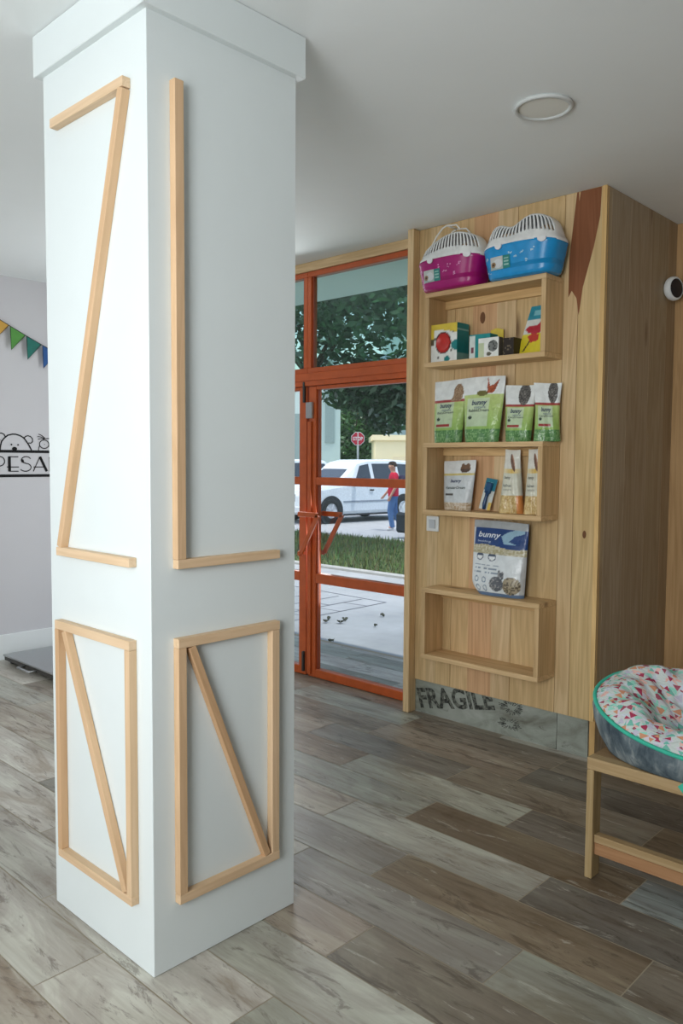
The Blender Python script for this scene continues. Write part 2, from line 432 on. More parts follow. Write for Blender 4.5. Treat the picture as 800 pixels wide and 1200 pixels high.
# ------------------------------------------------------------------ storefront (orange frame)
def leaf(name,x0,x1,hinge):
    r=struct(empty(name,((x0+x1)/2,Yd,0)))
    def loc(p): return (p[0]-(x0+x1)/2,p[1]-Yd,p[2])
    def bx(nm,lo,hi,m=ORANGE,bev=.003):
        q=MB(); q.box(loc(lo),loc(hi),bev=bev); return q.build(nm,m,r)
    s=.07
    bx('stile',(x0,Yd,0.003),(x0+s,Yd+.055,2.008)); bx('stile',(x1-s,Yd,.003),(x1,Yd+.055,2.008))
    for nm,za,zb in (('bottom_rail',.003,.06),('middle_rail',.662,.728),('middle_rail',1.336,1.39),('top_rail',1.985,2.008)):
        bx(nm,(x0+s+.0005,Yd,za),(x1-s-.0005,Yd+.055,zb))
    for za,zb in ((.06,.662),(.728,1.336),(1.39,1.985)):
        q=MB(); q.box(loc((x0+s+.001,Yd+.026,za+.001)),loc((x1-s-.001,Yd+.032,zb-.001))); q.build('pane',GLASS,r)
        q=MB()   # glazing bead
        for xx in (x0+s,x1-s-.012):
            q.box(loc((xx+.0006,Yd+.012,za+.001)),loc((xx+.0114,Yd+.025,zb-.001)))
        q.build('glazing_bead',ORANGED,r)
    return r,bx
d1,bx1=leaf('door_1',-3.974,-3.004,0)
d2,bx2=leaf('door_2',-4.97,-3.998,1)
# astragal and espagnolette on the meeting stiles
bx1('door_closing_strip',(-3.9755,Yd-.014,.02),(-3.94,Yd-.0005,1.77),ORANGE)
bx1('bolt_housing',(-3.985,Yd-.024,1.79),(-3.925,Yd-.0005,1.90),STEEL)
bx2('lock_bolt',(-4.022,Yd-.018,1.90),(-4.004,Yd-.0005,2.04),DARKM)
bx2('floor_bolt',(-4.022,Yd-.02,.03),(-4.004,Yd-.0005,.17),DARKM)
def handle(parent,px,y,off):
    q=MB()
    o=parent.location
    T=lambda x,z:(px+x-o.x,y-o.y,z)
    pts=[(0,1.135),(.19,1.135),(.022,.862),(0,.862)]
    for a,bq in ((0,1),(1,2),(2,3)):
        q.bar(T(*pts[a]),T(*pts[bq]),.034,.014,(0,1,0),bev=.002)
    for z in (1.135,.862):
        q.bar((px-o.x,y-o.y,z),(px-o.x,off-o.y,z),.024,.024,(0,0,1),bev=.002)
    return q.build('pull_handle',ORANGE,parent)
handle(d2,-4.012,Yd-.06,Yd-.001); handle(d1,-3.955,Yd+.115,Yd+.056)
def fixed(name,x0,x1,z0,z1,mat,fr=.035):
    r=struct(empty(name,((x0+x1)/2,Yd,z0))); L=lambda p:(p[0]-(x0+x1)/2,p[1]-Yd,p[2]-z0)
    q=MB()
    for lo,hi in (((x0,Yd,z0),(x1,Yd+.06,z0+fr)),((x0,Yd,z1-fr),(x1,Yd+.06,z1)),((x0,Yd,z0+fr),(x0+fr,Yd+.06,z1-fr)),((x1-fr,Yd,z0+fr),(x1,Yd+.06,z1-fr))):
        q.box(L(lo),L(hi),bev=.003)
    q.build('window_frame',ORANGE,r)
    q=MB(); q.box(L((x0+fr+.001,Yd+.028,z0+fr+.001)),L((x1-fr-.001,Yd+.034,z1-fr-.001))); q.build('pane',mat,r)
    q=MB()
    for xx in (x0+fr,x1-fr-.014): q.box(L((xx+.0005,Yd+.012,z0+fr+.001)),L((xx+.0135,Yd+.0275,z1-fr-.001)))
    q.build('glazing_bead',ORANGED,r)
fixed('window_1',-3.992,-3.004,2.098,2.780,TGLASS)
fixed('window_2',-4.97,-3.9935,2.098,2.780,TGLASS)
fixed('window_3',LX+.004,-4.974,.003,2.780,GLASS,.05)
q=MB(); q.box((-4.97,Yd-.012,2.0105),(-3.004,Yd+.06,2.0965),bev=.003); q.box((-4.97,Yd-.02,2.045),(-3.004,Yd-.0125,2.0965),bev=.002)
struct(q.build('trim_4',ORANGE))

# ------------------------------------------------------------------ pillar
PX,PY,WX,WY=-1.9267,1.2467,.5897,.5527
pil=thing('pillar','square white pillar decorated with pine battens, in the middle of the floor','pillar',(PX-WX/2,PY+WY/2,0))
o=pil.location
b=MB(); b.box((-WX/2,-WY/2,.001),(WX/2,WY/2,H-.001),bev=.002); b.build('shaft',PILLAR,pil)
b=MB(); e=.022; b.box((-WX/2-e,-WY/2-e,2.713),(WX/2+e,WY/2+e,H-.0015),bev=.002); c_=b.build('cornice',PILLAR,pil)
BD=.026
def onL(x,z): return (x-o.x,PY-BD/2-.0003-o.y,z)      # left face (facing -Y)
def onR(y,z): return (PX+BD/2+.0003-o.x,y-o.y,z)      # right face (facing +X)
bc=[(216,190,158),(210,180,146),(220,196,166),(202,168,132)]
def bat(fn,a,c,up,w=.026,k=0,d=BD):
    q=MB(); q.bar(fn(*a),fn(*c),w,d,up,lin(bc[k%4]),.0012); q.build('batten',BATTEN,pil)
L_=(0,-1,0); R_=(1,0,0)
# left face, upper Z
bat(onL,(-2.425,2.539),(-2.0045,2.539),L_,.028,2)
bat(onL,(-2.018,2.5245),(-2.410,1.2215),L_,.027,1)
bat(onL,(-2.428,1.207),(-1.997,1.207),L_,.027,2)
# left face, lower framed panel
bat(onL,(-2.446,.967),(-2.001,.967),L_,.028,2); bat(onL,(-2.446,.208),(-2.001,.208),L_,.026,0)
bat(onL,(-2.435,.2215),(-2.435,.9525),L_,.024,3); bat(onL,(-2.014,.2215),(-2.014,.9525),L_,.026,0)
bat(onL,(-2.392,.951),(-2.043,.223),L_,.026,1,BD-.003)
# right face, upper L
bat(onR,(1.335,2.548),(1.335,1.2165),R_,.030,1); bat(onR,(1.321,1.2025),(1.711,1.2025),R_,.027,0)
# right face, lower framed panel
bat(onR,(1.321,.973),(1.711,.973),R_,.028,0); bat(onR,(1.321,.213),(1.711,.213),R_,.028,0)
bat(onR,(1.335,.2275),(1.335,.9585),R_,.028,1); bat(onR,(1.694,.2275),(1.694,.9585),R_,.030,0)
bat(onR,(1.371,.957),(1.662,.229),R_,.024,3,BD-.003)

# ------------------------------------------------------------------ box shelves on the cladding
def box_shelf(z0,z1,label,k):
    r=thing('box_shelf',label,'shelf',(-2.4,Yb,z0),0,'pine box shelves on the wood cladding')
    L=lambda x,y,z:(x+2.4,y-Yb,z-z0)
    x0,x1,yf=-2.776,-2.031,3.572; t=.026; yb=Yb-.0012
    for nm,lo,hi,c in (('bottom_board',(x0,yf,z0),(x1,yb,z0+t),P2),('top_board',(x0,yf,z1-t),(x1,yb,z1),P2),
        ('side_board',(x0,yf,z0+t+.0003),(x0+t,yb,z1-t-.0003),P1),('side_board',(x1-t,yf,z0+t+.0003),(x1,yb,z1-t-.0003),P1)):
        q=MB(); q.box(L(*lo),L(*hi),lin((210,182,140)) if c is P2 else lin((204,176,134)),.0015); q.build(nm,PINE,r)
    q=MB(); q.box(L(x0+t+.0005,yb-.02,z1-t-.045),L(x1-t-.0005,yb,z1-t-.0005),lin((214,182,132)),.0015); q.build('hanging_cleat',PINE,r)
box_shelf(2.022,2.428,'topmost pine box shelf, carrying two small animal carriers',0)
box_shelf(1.206,1.605,'middle pine box shelf, with four green feed bags standing on it',1)
box_shelf(.387,.790,'lowest pine box shelf, empty inside with a blue and white bag on it',2)

# ------------------------------------------------------------------ pet carriers
def carrier(label,cx,cy,z,L,D,tub,dark,rz,mode):
    r=thing('pet_carrier',label,'pet carrier',(cx,cy,z),rz,'pet carriers on the topmost shelf')
    hr=.152
    def se(th,a,bb,n=3.4):
        c,s_=math.cos(th),math.sin(th)
        return (math.copysign(abs(c)**(2/n),c)*a, math.copysign(abs(s_)**(2/n),s_)*bb)
    N=96
    def ring(sc,zz,arch=0):
        vs=[]
        for k in range(N):
            th=2*math.pi*k/N; x,y=se(th,L/2*sc,D/2*sc); vs.append(Vector((x,y,zz+arch*(1-(2*x/L)**2))))
        return vs
    q=MB()
    prof=[(.0,.0006,0),(.80,.0006,0),(.845,.006,0),(.875,.022,0),(.93,.08,0),(.945,.085,0),(.985,.135,.012),(1.0,hr-.012,.012),(1.0,hr,.012),(.97,hr,.012),(.90,.04,0),(.0,.02,0)]
    vs=[]
    for sc,zz,ar in prof: vs+=ring(max(sc,.002),zz,ar)
    fs=[(i*N+k,i*N+(k+1)%N,(i+1)*N+(k+1)%N,(i+1)*N+k) for i in range(len(prof)-1) for k in range(N)]
    q.add(vs,fs,tub,None,0,True); q.build('tub',PLASTIC,r)
    # slotted white lid
    def top(x):
        u=2*x/L
        if mode=='blue': return .100+.030*math.exp(-((u-.42)/.38)**2)+.016*math.exp(-((u+.62)/.25)**2)-.018*math.exp(-((u+.12)/.2)**2)
        return .095+.032*math.exp(-((u-.25)/.55)**2)-.012*math.exp(-((u+.65)/.3)**2)
    q=MB(); NN=100
    dense=[se(2*math.pi*k/4000,1.0,D/L,3.0) for k in range(4001)]; acc=[0]
    for k in range(4000): acc.append(acc[-1]+math.dist(dense[k],dense[k+1]))
    eq=[];m_=0
    for k in range(NN):
        t_=acc[-1]*k/NN
        while acc[m_+1]<t_: m_+=1
        eq.append(dense[m_])
    lv=[(1.015,-.004,0),(1.015,.006,0),(.985,.016,.0),(.95,None,.25),(.93,None,.36),(.90,None,.52),(.87,None,.66),(.83,None,.80),(.77,None,.91),(.68,None,.98),(.5,None,1.0),(.25,None,1.01),(.002,None,1.01)]
    vs=[]
    for sc,zz,g in lv:
        for k in range(NN):
            x,y=eq[k][0]*L/2*sc,eq[k][1]*L/2*sc
            arch=.012*(1-min(1,(2*x/L)**2))
            z_=hr+arch+(zz if zz is not None else top(x*.95)*g)
            vs.append((x,y,z_))
    fs=[]
    for i in range(len(lv)-1):
        for k in range(NN):
            if 4<=i<=7 and k%2==0 and abs(eq[k][1])>.42*D/L: continue
            fs.append((i*NN+k,i*NN+(k+1)%NN,(i+1)*NN+(k+1)%NN,(i+1)*NN+k))
    q.add(vs,fs,lin((236,238,236)),None,0,True)
    ob=q.build('slotted_lid',PLASTIC,r)
    md=ob.modifiers.new('th','SOLIDIFY'); md.thickness=.004; md.offset=-1
    # carrying handle
    q=MB()
    zt=hr+.012+top(-.1*L)
    if mode=='blue':
        pts=[(-.16*L,0,zt-.012),(-.13*L,0,zt+.018),(-.09*L,0,zt+.028),(-.03*L,0,zt+.028),(.01*L,0,zt+.016),(.04*L,0,zt-.012)]
        q.tube(pts,.009,lin((238,240,238)),10)
    else:
        for yy in (-.05,.04):
            q.tube([(-.30*L,yy,zt-.028),(-.22*L,yy,zt+.02),(-.12*L,yy,zt+.058),(-.05*L,yy,zt+.066),(.1*L,yy,zt+.058),(.16*L,yy,zt+.03)],.0045,lin((238,236,228)),8)
        q.tube([(-.05*L,-.05,zt+.066),(-.05*L,.04,zt+.066)],.005,lin((238,236,228)),8)
    q.build('carry_handle',PLASTIC,r)
    # latches, sticker and paw print flecks on the tub front
    def front(x,zz,off=.002):
        sc=.93+.07*min(1,max(0,(zz-.08)/.06)) if zz>.08 else .875+.055*max(0,(zz-.022)/.058)
        a,b_=L/2*sc,D/2*sc; u=min(.999,abs(x)/a)
        return Vector((x,-(b_*(1-u**3.4)**(1/3.4))-off,zz))
    for xl in (-.20*L,.36*L):
        q=MB(); pl=[]
        for k in range(13):
            th=math.pi+math.pi*k/12; pl.append((xl+.019*math.cos(th),hr-.006+.017*math.sin(th)))
        pl+=[(xl+.019,hr),(xl-.019,hr)]
        q.prism(pl,lambda x,z_:front(x,min(z_,hr),.009)+Vector((0,0,max(0,z_-hr)+.008)),lambda x,z_:front(x,min(z_,hr),.002)+Vector((0,0,max(0,z_-hr)+.008)),lin((240,240,240)))
        q.build('latch',PLASTIC,r)
    q=MB(); x0,x1,z0_,z1_=(-.33*L,-.05*L,.042,.105)
    def scol(u,v):
        if u>.66: return lin((44,134,128)) if not (.72<u<.93 and .2<v<.8 and int(v*8)%2==0) else lin((160,200,190))
        d=math.hypot((u-.4)*1.6,(v-.45)); d2=math.hypot((u-.16)*1.8,v-.4)
        if d2<.22: return lin((150,120,84)) if d2>.1 else lin((60,50,44))
        if d<.36: return lin((214,218,220))
        return lin((196,200,196)) if v>.3 else lin((170,190,186))
    q.grid(lambda u,v:front(x0+(x1-x0)*u,z0_+(z1_-z0_)*v,.0035),36,24,scol); q.build('sticker',CARD,r)
    rg=random.Random(int(cx*-1000))
    for xl,zl in ((-.42*L,.055),(-.4*L,.10),(.10*L,.11),(.16*L,.066),(.24*L,.112),(.02*L,.085),(-.36*L,.03),(-.05*L,.118)):
        q=MB()
        for k in range(4):
            xx=xl+rg.uniform(-.012,.012); zz=zl+rg.uniform(-.008,.008); s_=rg.uniform(.003,.006)
            q.add([front(xx+s_*math.cos(t),zz+s_*.8*math.sin(t),.002) for t in [j*1.047 for j in range(6)]],[(0,1,2,3,4,5)],dark)
        q.build('paw_print',PLASTIC,r)
    return r
carrier('magenta and white small animal carrier with thin raised handles, on the topmost box shelf',-2.611,3.62,2.4285,.412,.228,lin((168,18,112)),lin((226,150,200)),math.radians(0),'pink')
carrier('sky blue and white small animal carrier on the topmost box shelf',-2.180,3.62,2.4285,.424,.228,lin((30,150,214)),lin((170,214,236)),math.radians(0),'blue')

# ------------------------------------------------------------------ bags
def inside(pts,x,y):
    r=False; n=len(pts); j=n-1
    for i in range(n):
        if (pts[i][1]>y)!=(pts[j][1]>y) and x<(pts[j][0]-pts[i][0])*(y-pts[i][1])/(pts[j][1]-pts[i][1])+pts[i][0]: r=not r
        j=i
    return r
def hsh(a,b): 
    v=math.sin(a*127.1+b*311.7)*43758.5453; return v-math.floor(v)
def mixc(a,b,t): return tuple(x+(y-x)*t for x,y in zip(a,b))

def bag(name,label,group,loc,rz,wt,wb,h,th,paint,prints,lean=0.0,seed=0,nu=52,nv=72,twist=0.0,part='pouch',curl=0.0,waist=0.0,rnd=0.0):
    r=thing(name,label,'bag',loc,rz,group)
    rg=random.Random(seed); ph=[rg.uniform(0,6) for _ in range(6)]
    def surf(u,v,side=-1,off=0.0):
        w=(wb+(wt-wb)*min(1,v*1.15)**.8)*(1-waist*math.sin(math.pi*v))
        x=(u-.5)*w
        if rnd and v<.2 and u<.5: x+=rnd*(1-v/.2)**2*(1-2*u)
        edge=max(0,1-abs(2*u-1)**3.2)
        prof=(1-v**1.7)*(.80+.20*min(1,v*7)) if v<1 else 0
        y=side*(th/2*edge**.55*prof+.0018+off)
        y+=side*.003*math.sin(9*v+ph[0]+5*u)*edge*(1-v)+side*.0022*math.sin(17*u+ph[1]+4*v)*edge*min(1,4*(1-v))
        y+=curl*(2*u-1)**2*v
        z=h*v+.004*math.sin(3*u+ph[2])*v
        z=max(z,0.0008)
        if v<.04: z=.0008+ (z-.0008)
        a=twist*v
        return Vector((x*math.cos(a)-y*math.sin(a),x*math.sin(a)+y*math.cos(a)+lean*v*h,z))
    q=MB()
    q.grid(lambda u,v:surf(u,v,-1),nu,nv,paint)
    back=paint(.5,.9)
    q.grid(lambda u,v:surf(1-u,v,1),14,18,lambda u,v:back)
    n=len(q.v)
    # bottom gusset
    q.grid(lambda u,v:surf(u,0,-1)*(1-v)+surf(u,0,1)*v,24,3,lambda u,v:paint(u,.02))
    ob=q.build(part,PRINT,r)
    for (t,u,v,w,hh,c,bold,sh) in prints:
        q=MB(); put_text(q,t,lambda x,y:surf(x,y,-1,.0016),u,v,w,hh,c,bold,sh); q.build('lettering',CARD,r)
    return r
LW=lin((232,236,234))
def animal(u,v,cx,cy,s,kind):
    """colour of a small animal portrait or None"""
    x=(u-cx)/(s*1.45); y=(v-cy)/s
    if kind=='red':
        if inside([(-.9,1.9),(-.25,.35),(.35,.4),(1.5,1.6),(.75,-.7),(.3,-1.1),(-.6,-1.0)],x,y): return lin((176,84,50)) if hsh(int(u*60),int(v*80))>.3 else lin((120,60,40))
        if math.hypot((x+1.6)/1.1,(y+1.0)/.5)<1: return lin((110,104,50))
    elif kind=='brown':
        if math.hypot(x/1.0,(y)/1.5)<1 or inside([(-1.6,-1.4),(-.3,.8),(1.0,-1.4)],x,y): return lin((138,108,80)) if hsh(int(u*50),int(v*70))>.4 else lin((176,150,120))
    elif kind=='grey':
        if math.hypot((x)/1.15,(y)/1.7)<1:
            return lin((74,72,70)) if hsh(int(u*48),int(v*60))>.35 else lin((126,122,116))
    elif kind=='hamster':
        if math.hypot(x/1.3,(y+.2)/.9)<1 or math.hypot((x+.7)/.45,(y-.6)/.5)<1 or math.hypot((x-.6)/.45,(y-.6)/.5)<1:
            return lin((120,88,66)) if y>-.2 else lin((90,70,58))
    elif kind=='rat':
        a=math.radians(-35); X=x*math.cos(a)-y*math.sin(a); Y=x*math.sin(a)+y*math.cos(a)
        if math.hypot(X/.7,Y/1.6)<1: return lin((112,78,60)) if X<.25 else lin((172,132,110))
    return None
def green_paint(band,akind,ax,ay,asz,redline=True,seed=0,bandh=.7):
    g1=lin((148,188,96)); g2=lin((192,210,132)); gd=lin((70,126,66)); wt=lin((214,226,214))
    def f(u,v):
        a=animal(u,v,ax,ay,asz,akind)
        if a and v>bandh-.03: return a
        if v>bandh: return LW
        if redline and bandh-.045<v<=bandh+(.05 if u>.6 else 0): return lin((168,62,60))
        if v<.20:
            t=hsh(int(u*34)+seed,int(v*50)); return mixc(gd,lin((150,190,130)),t*t)
        c=mixc(g1,g2,min(1,max(0,(v-.2)/.5)))
        if .12<u<.72 and .24<v<bandh-.05: c=mixc(c,wt,.55)
        if redline and .26<v<.295 and .14<u<.62: return lin((160,50,50))
        if .16<u<.3 and .34<v<.42 and math.hypot((u-.22)/.06,(v-.38)/.025)<1: return lin((50,70,56))
        return c
    return f
NB=lin((36,52,96)); NG=lin((84,96,92))
def feedprint(bh,sub):
    return [('bunny',.26,bh-.155,.40,.10,NB,.02,.25),(sub,.18,bh-.235,.56,.045,NG,.01,0),('nature',.34,bh-.185,.30,.03,lin((88,110,140)),.0,0)]
gp='green feed bags on the middle box shelf'
zs=1.6055
bag('feed_bag','green and white feed bag with a brown animal, leftmost on the middle shelf',gp,(-2.680,3.675,zs),0,.215,.180,.350,.075,green_paint(.7,'brown',.80,.78,.10,True,1,.69),feedprint(.69,'BabyDream'),.05,1)
bag('feed_bag','largest green feed bag, with a reddish brown rabbit on its white top',gp,(-2.443,3.655,zs),0,.258,.205,.350,.085,green_paint(.7,'red',.70,.83,.085,False,2,.73),feedprint(.70,'RabbitDream'),.05,2)
bag('feed_bag','smaller green feed bag with a dark grey animal head, third from the left',gp,(-2.222,3.660,zs),math.radians(4),.170,.138,.295,.08,green_paint(.66,'grey',.68,.84,.115,True,3,.66),feedprint(.64,'CavyDream'),.05,3)
bag('feed_bag','narrow crumpled green feed bag, turned at the right end of the shelf',gp,(-2.054,3.655,zs),math.radians(36),.142,.135,.297,.070,green_paint(.66,'grey',.72,.84,.11,True,4,.66),feedprint(.64,'CavyDream'),.07,4,twist=-.35,waist=.14)
def ham_paint(u,v):
    a=animal(u,v,.72,.845,.085,'hamster')
    if a: return a
    if v>.74: return lin((226,228,226))
    if v>.70: return lin((214,196,120))
    if v<.16: return mixc(lin((178,150,112)),lin((222,212,196)),hsh(int(u*26),int(v*44)))
    if .3<v<.345 and .16<u<.46: return lin((84,80,78))
    return lin((206,212,214))
gi='bags inside the middle box shelf'
zi=1.2325
bag('feed_bag','pale grey hamster feed bag standing at left inside the middle box shelf',gi,(-2.602,3.665,zi),0,.212,.172,.275,.08,ham_paint,[('bunny',.30,.54,.36,.09,NB,.02,.25),('HamsterDream',.16,.43,.66,.055,NG,.01,0)],.06,5)
def rat_paint(u,v):
    a=animal(u,v,.55,.80,.10,'rat')
    if a: return a
    if v>.70: return lin((226,226,216))
    if v>.63: return mixc(lin((222,186,84)),lin((232,224,190)),abs(u-.5)*2)
    if v<.28:
        return mixc(lin((186,150,84)),lin((226,204,150)),hsh(int(u*24),int(v*48))) if u<.72 else lin((214,140,76))
    return lin((214,214,196))
rp=[('bunny',.12,.53,.34,.06,lin((120,120,110)),.02,.25),('RatDream',.10,.42,.40,.04,NG,.01,0),('nature',.12,.36,.40,.03,lin((150,150,140)),0,0)]
bag('feed_bag','tall cream bag with a brown rodent and orange corner, beside the brush card',gi,(-2.248,3.650,zi),math.radians(26),.082,.138,.335,.075,rat_paint,rp,.05,6,twist=-.25)
bag('feed_bag','cream bag half hidden behind the right side board of the middle shelf',gi,(-2.120,3.662,zi),math.radians(24),.075,.115,.338,.065,rat_paint,rp,.03,7,twist=-.2)
def litter_paint(u,v):
    if v>.90: return lin((176,182,184))
    if v>.66+.02*math.sin(u*6):
        if inside([(.55,.80),(.66,.86),(.78,.90),(.95,.93),(.95,.86),(.8,.82),(.7,.74),(.86,.70),(.62,.70)],u,v): return lin((150,186,206))
        if u<.05: return lin((206,214,220))
        return lin((30,66,124))
    if v>.56:
        t=hsh(int(u*34),int(v*60)); return mixc(lin((168,158,118)),lin((214,210,188)),t)
    for cx in (.20,.44):
        d=math.hypot((u-cx)*.9,(v-.52)*1.15)
        if d<.065: return lin((236,240,240)) if v<.53 and d<.05 else lin((64,80,104))
    if .1<u<.58 and .30<v<.455 and int(v*60)%3==0 and hsh(int(u*40),int(v*60))>.25: return lin((130,146,162))
    for cx,cy in ((.16,.21),(.31,.21),(.18,.10),(.33,.10)):
        d=math.hypot((u-cx),(v-cy)*1.1)
        if .03<d<.045: return lin((120,140,160))
    if math.hypot((u-.56)/.13,(v-.17)/.10)<1 or math.hypot((u-.60)/.03,(v-.30)/.055)<1 or math.hypot((u-.66)/.03,(v-.29)/.055)<1: return lin((92,96,102)) if hsh(int(u*50),int(v*60))>.3 else lin((150,150,150))
    if math.hypot((u-.82)/.15,(v-.16)/.12)<1: return lin((164,152,126)) if hsh(int(u*50),int(v*60))>.35 else lin((96,86,72))
    if v<.05: return lin((96,120,150))
    if u>.95: return lin((188,190,190))
    return lin((222,228,230))
bag('litter_bag','large blue and white bag of litter on top of the lowest box shelf',None,(-2.325,3.655,.7905),0,.345,.318,.392,.115,litter_paint,
    [('bunny',.12,.75,.42,.10,lin((222,230,236)),.02,.2),('bedding',.12,.70,.26,.035,lin((190,204,220)),0,0)],.05,8,72,96,part='sack',rnd=.05,twist=-.05)

# brush on a card
r=thing('grooming_brush','small blue grooming brush on a hanging card, inside the middle box shelf','brush',(-2.437,3.672,zi),math.radians(0))
q=MB(); M=Matrix.Rotation(math.radians(9),4,'Y')@Matrix.Rotation(math.radians(-12),4,'X')
def cf(x,z,y=0): return M@Vector((x,y,z+.012))
def ccol(u,v):
    if v>.62: return lin((40,120,140)) if not(.25<u<.8 and .7<v<.9 and hsh(int(u*9),int(v*14))>.6) else lin((120,180,190))
    if u>.72 and v<.25: return lin((224,190,90))
    return lin((206,212,206))
q.grid(lambda u,v:cf(-.035+.07*u,.172*v,0),20,30,ccol); q.grid(lambda u,v:cf(.035-.07*u,.172*v,.0015),4,4,lambda u,v:lin((200,200,196))); q.build('backing_card',CARD,r)
q=MB(); q.tube([cf(0.004,.0,-.01),cf(.0,.03,-.012),cf(.0,.07,-.012),cf(0,.10,-.011)],[.009,.011,.009,.012],lin((28,64,104)),10); q.box((-.018,-.008,-.03),(.018,.008,.03),lin((34,80,120)),.004,M=M@Matrix.Translation((0,-.012,.13))); q.build('brush_handle',PLASTIC,r)

# cartons in the topmost shelf
def carton(name,label,lo,hi,rz,faces,cat='box',group='small cartons in the topmost shelf'):
    lo=Vector(lo);hi=Vector(hi); c=(lo+hi)/2; d=(hi-lo)/2
    r=thing(name,label,cat,(c.x,c.y,lo.z),rz,group)
    q=MB(); h=2*d.z; N=30
    q.grid(lambda u,v:(-d.x+2*d.x*u,-d.y,h*v),N,N,faces[0],smooth=False)
    q.grid(lambda u,v:(d.x,-d.y+2*d.y*u,h*v),N,N,faces[1],smooth=False)
    q.grid(lambda u,v:(-d.x,d.y-2*d.y*u,h*v),2,2,faces[1],smooth=False)
    q.grid(lambda u,v:(d.x-2*d.x*u,d.y,h*v),2,2,faces[1],smooth=False)
    q.grid(lambda u,v:(-d.x+2*d.x*u,-d.y+2*d.y*v,h),2,2,faces[2],smooth=False)
    q.grid(lambda u,v:(-d.x+2*d.x*u,d.y-2*d.y*v,.0006),2,2,faces[2],smooth=False)
    q.build('carton',CARD,r); return r,d,h
W_=lin((232,234,228)); TE=lin((28,128,128)); YE=lin((222,196,70))
def f_toy(u,v):
    d=math.hypot((u-.47)*.95,v-.50)
    if d<.255:
        if math.hypot((u-.5)*.9,v-.46)<.10 or abs((v-.46)-.5*(u-.5))<.03 and abs(u-.47)<.16: return lin((226,120,96))
        return lin((196,40,34))
    if d<.285: return lin((70,30,30))
    if v>.86-.12*u*u: return YE
    if u<.13 and v>.45: return YE if v>.62 else lin((96,84,60))
    if math.hypot((u-1.0)/.22,(v-.42)/.14)<1: return TE
    if math.hypot((u-.62)/.12,(v-.06)/.08)<1: return TE
    if hsh(int(u*12)+3,int(v*12))>.955: return lin((110,110,100))
    return W_
def f_tside(u,v):
    if v<.22: return lin((128,170,160))
    if .80<v<.86: return lin((150,190,186))
    return TE
zt=2.0488
r,d,h=carton('toy_box','white and teal carton with a big red ball picture, in topmost shelf','' or (-2.748,3.595,zt),(-2.574,3.705,zt+.205),0,(f_toy,f_tside,lambda u,v:YE),group=None)
q=MB()   # raised round window of the toy box
q.lathe([(0.0,.0),(.042,.0),(.044,.0015)],28,Matrix.Translation((-.006,-d.y-.0022,.102))@Matrix.Rotation(math.radians(90),4,'X'),lin((196,44,36))); q.build('ball_window',PLASTIC,r)
def f_teal(u,v):
    if u<.30 and v<.95: return lin((210,220,214)) if not (.08<u<.22 and .25<v<.5) else lin((120,70,80))
    if .5<u<.85 and .35<v<.8: return lin((110,184,180))
    return lin((30,140,140))
carton('toy_box','small teal carton right of the red ball carton, in topmost shelf',(-2.512,3.622,zt),(-2.385,3.700,zt+.130),math.radians(3),(f_teal,lambda u,v:lin((40,130,128)),lambda u,v:lin((120,190,186))))
def f_bw(u,v):
    if math.hypot((u-.72)/.24,(v-.55)/.30)<1: return lin((120,124,120)) if hsh(int(u*14),int(v*14))>.3 else lin((70,72,70))
    if math.hypot((u-.52)/.12,(v-.15)/.1)<1: return lin((100,96,80))
    if u<.28: return lin((196,206,170)) if v<.75 else W_
    if math.hypot((u-.1)/.1,(v-.1)/.1)<1: return lin((40,40,40))
    return W_
carton('toy_box','small white carton with a grey animal picture, in front of the teal carton',(-2.424,3.578,zt),(-2.300,3.618,zt+.098),0,(f_bw,lambda u,v:lin((90,84,72)),lambda u,v:W_))
def f_dk(u,v): return lin((46,38,32)) if hsh(int(u*10),int(v*10))>.15 else lin((110,98,80))
carton('treat_box','small dark brown carton beside the white carton with a grey animal',(-2.288,3.600,zt),(-2.225,3.690,zt+.090),0,(f_dk,lambda u,v:lin((52,42,34)),lambda u,v:lin((60,50,40))))
q=MB(); rr=thing('treat_packet','yellow packet peeking up behind the small teal carton','packet',(-2.40,3.7165,zt))
q.grid(lambda u,v:(-.04+.08*u,-.010*math.sin(math.pi*u)*(1-v)-.001,.168*v+.0006-.02*v*abs(u-.45)),10,12,lambda u,v:YE); q.grid(lambda u,v:(.04-.08*u,.010*math.sin(math.pi*u)*(1-v)+.001,.168*v+.0006-.02*v*abs(u-.55)),10,12,lambda u,v:lin((200,176,60))); q.build('packet_body',PRINT,rr)
# leaning toy card
rr=thing('hanging_toy_card','yellow and teal toy card with red shapes, leaning at right in the topmost shelf','toy',(-2.145,3.655,zt))
def yc(u,v): 
    x=-.095+.050*v+ (.150-.060*v)*u; return Vector((x,.055*v-.01*u,.252*v+.001))
def yccol(u,v):
    if v>.72: return lin((40,140,160)) if not(.3<u<.9 and .80<v<.90) else lin((130,196,206))
    if inside([(.05,.52),(.2,.60),(.65,.60),(.85,.70),(.97,.55),(.97,.45),(.6,.42),(.25,.45)],u,v): return lin((186,36,54))
    if inside([(.25,.38),(.5,.44),(.8,.40),(.78,.28),(.45,.24)],u,v): return lin((196,56,40))
    if abs(u-(.22+.9*(v-.08)))<.035 and .08<v<.3: return lin((70,50,40))
    if v>.43: return lin((218,220,212))
    return lin((226,208,50))
q=MB(); q.grid(yc,30,48,yccol); q.grid(lambda u,v:yc(1-u,v)+Vector((0,.004,0)),6,6,lambda u,v:lin((200,190,150))); q.build('card',PRINT,rr)

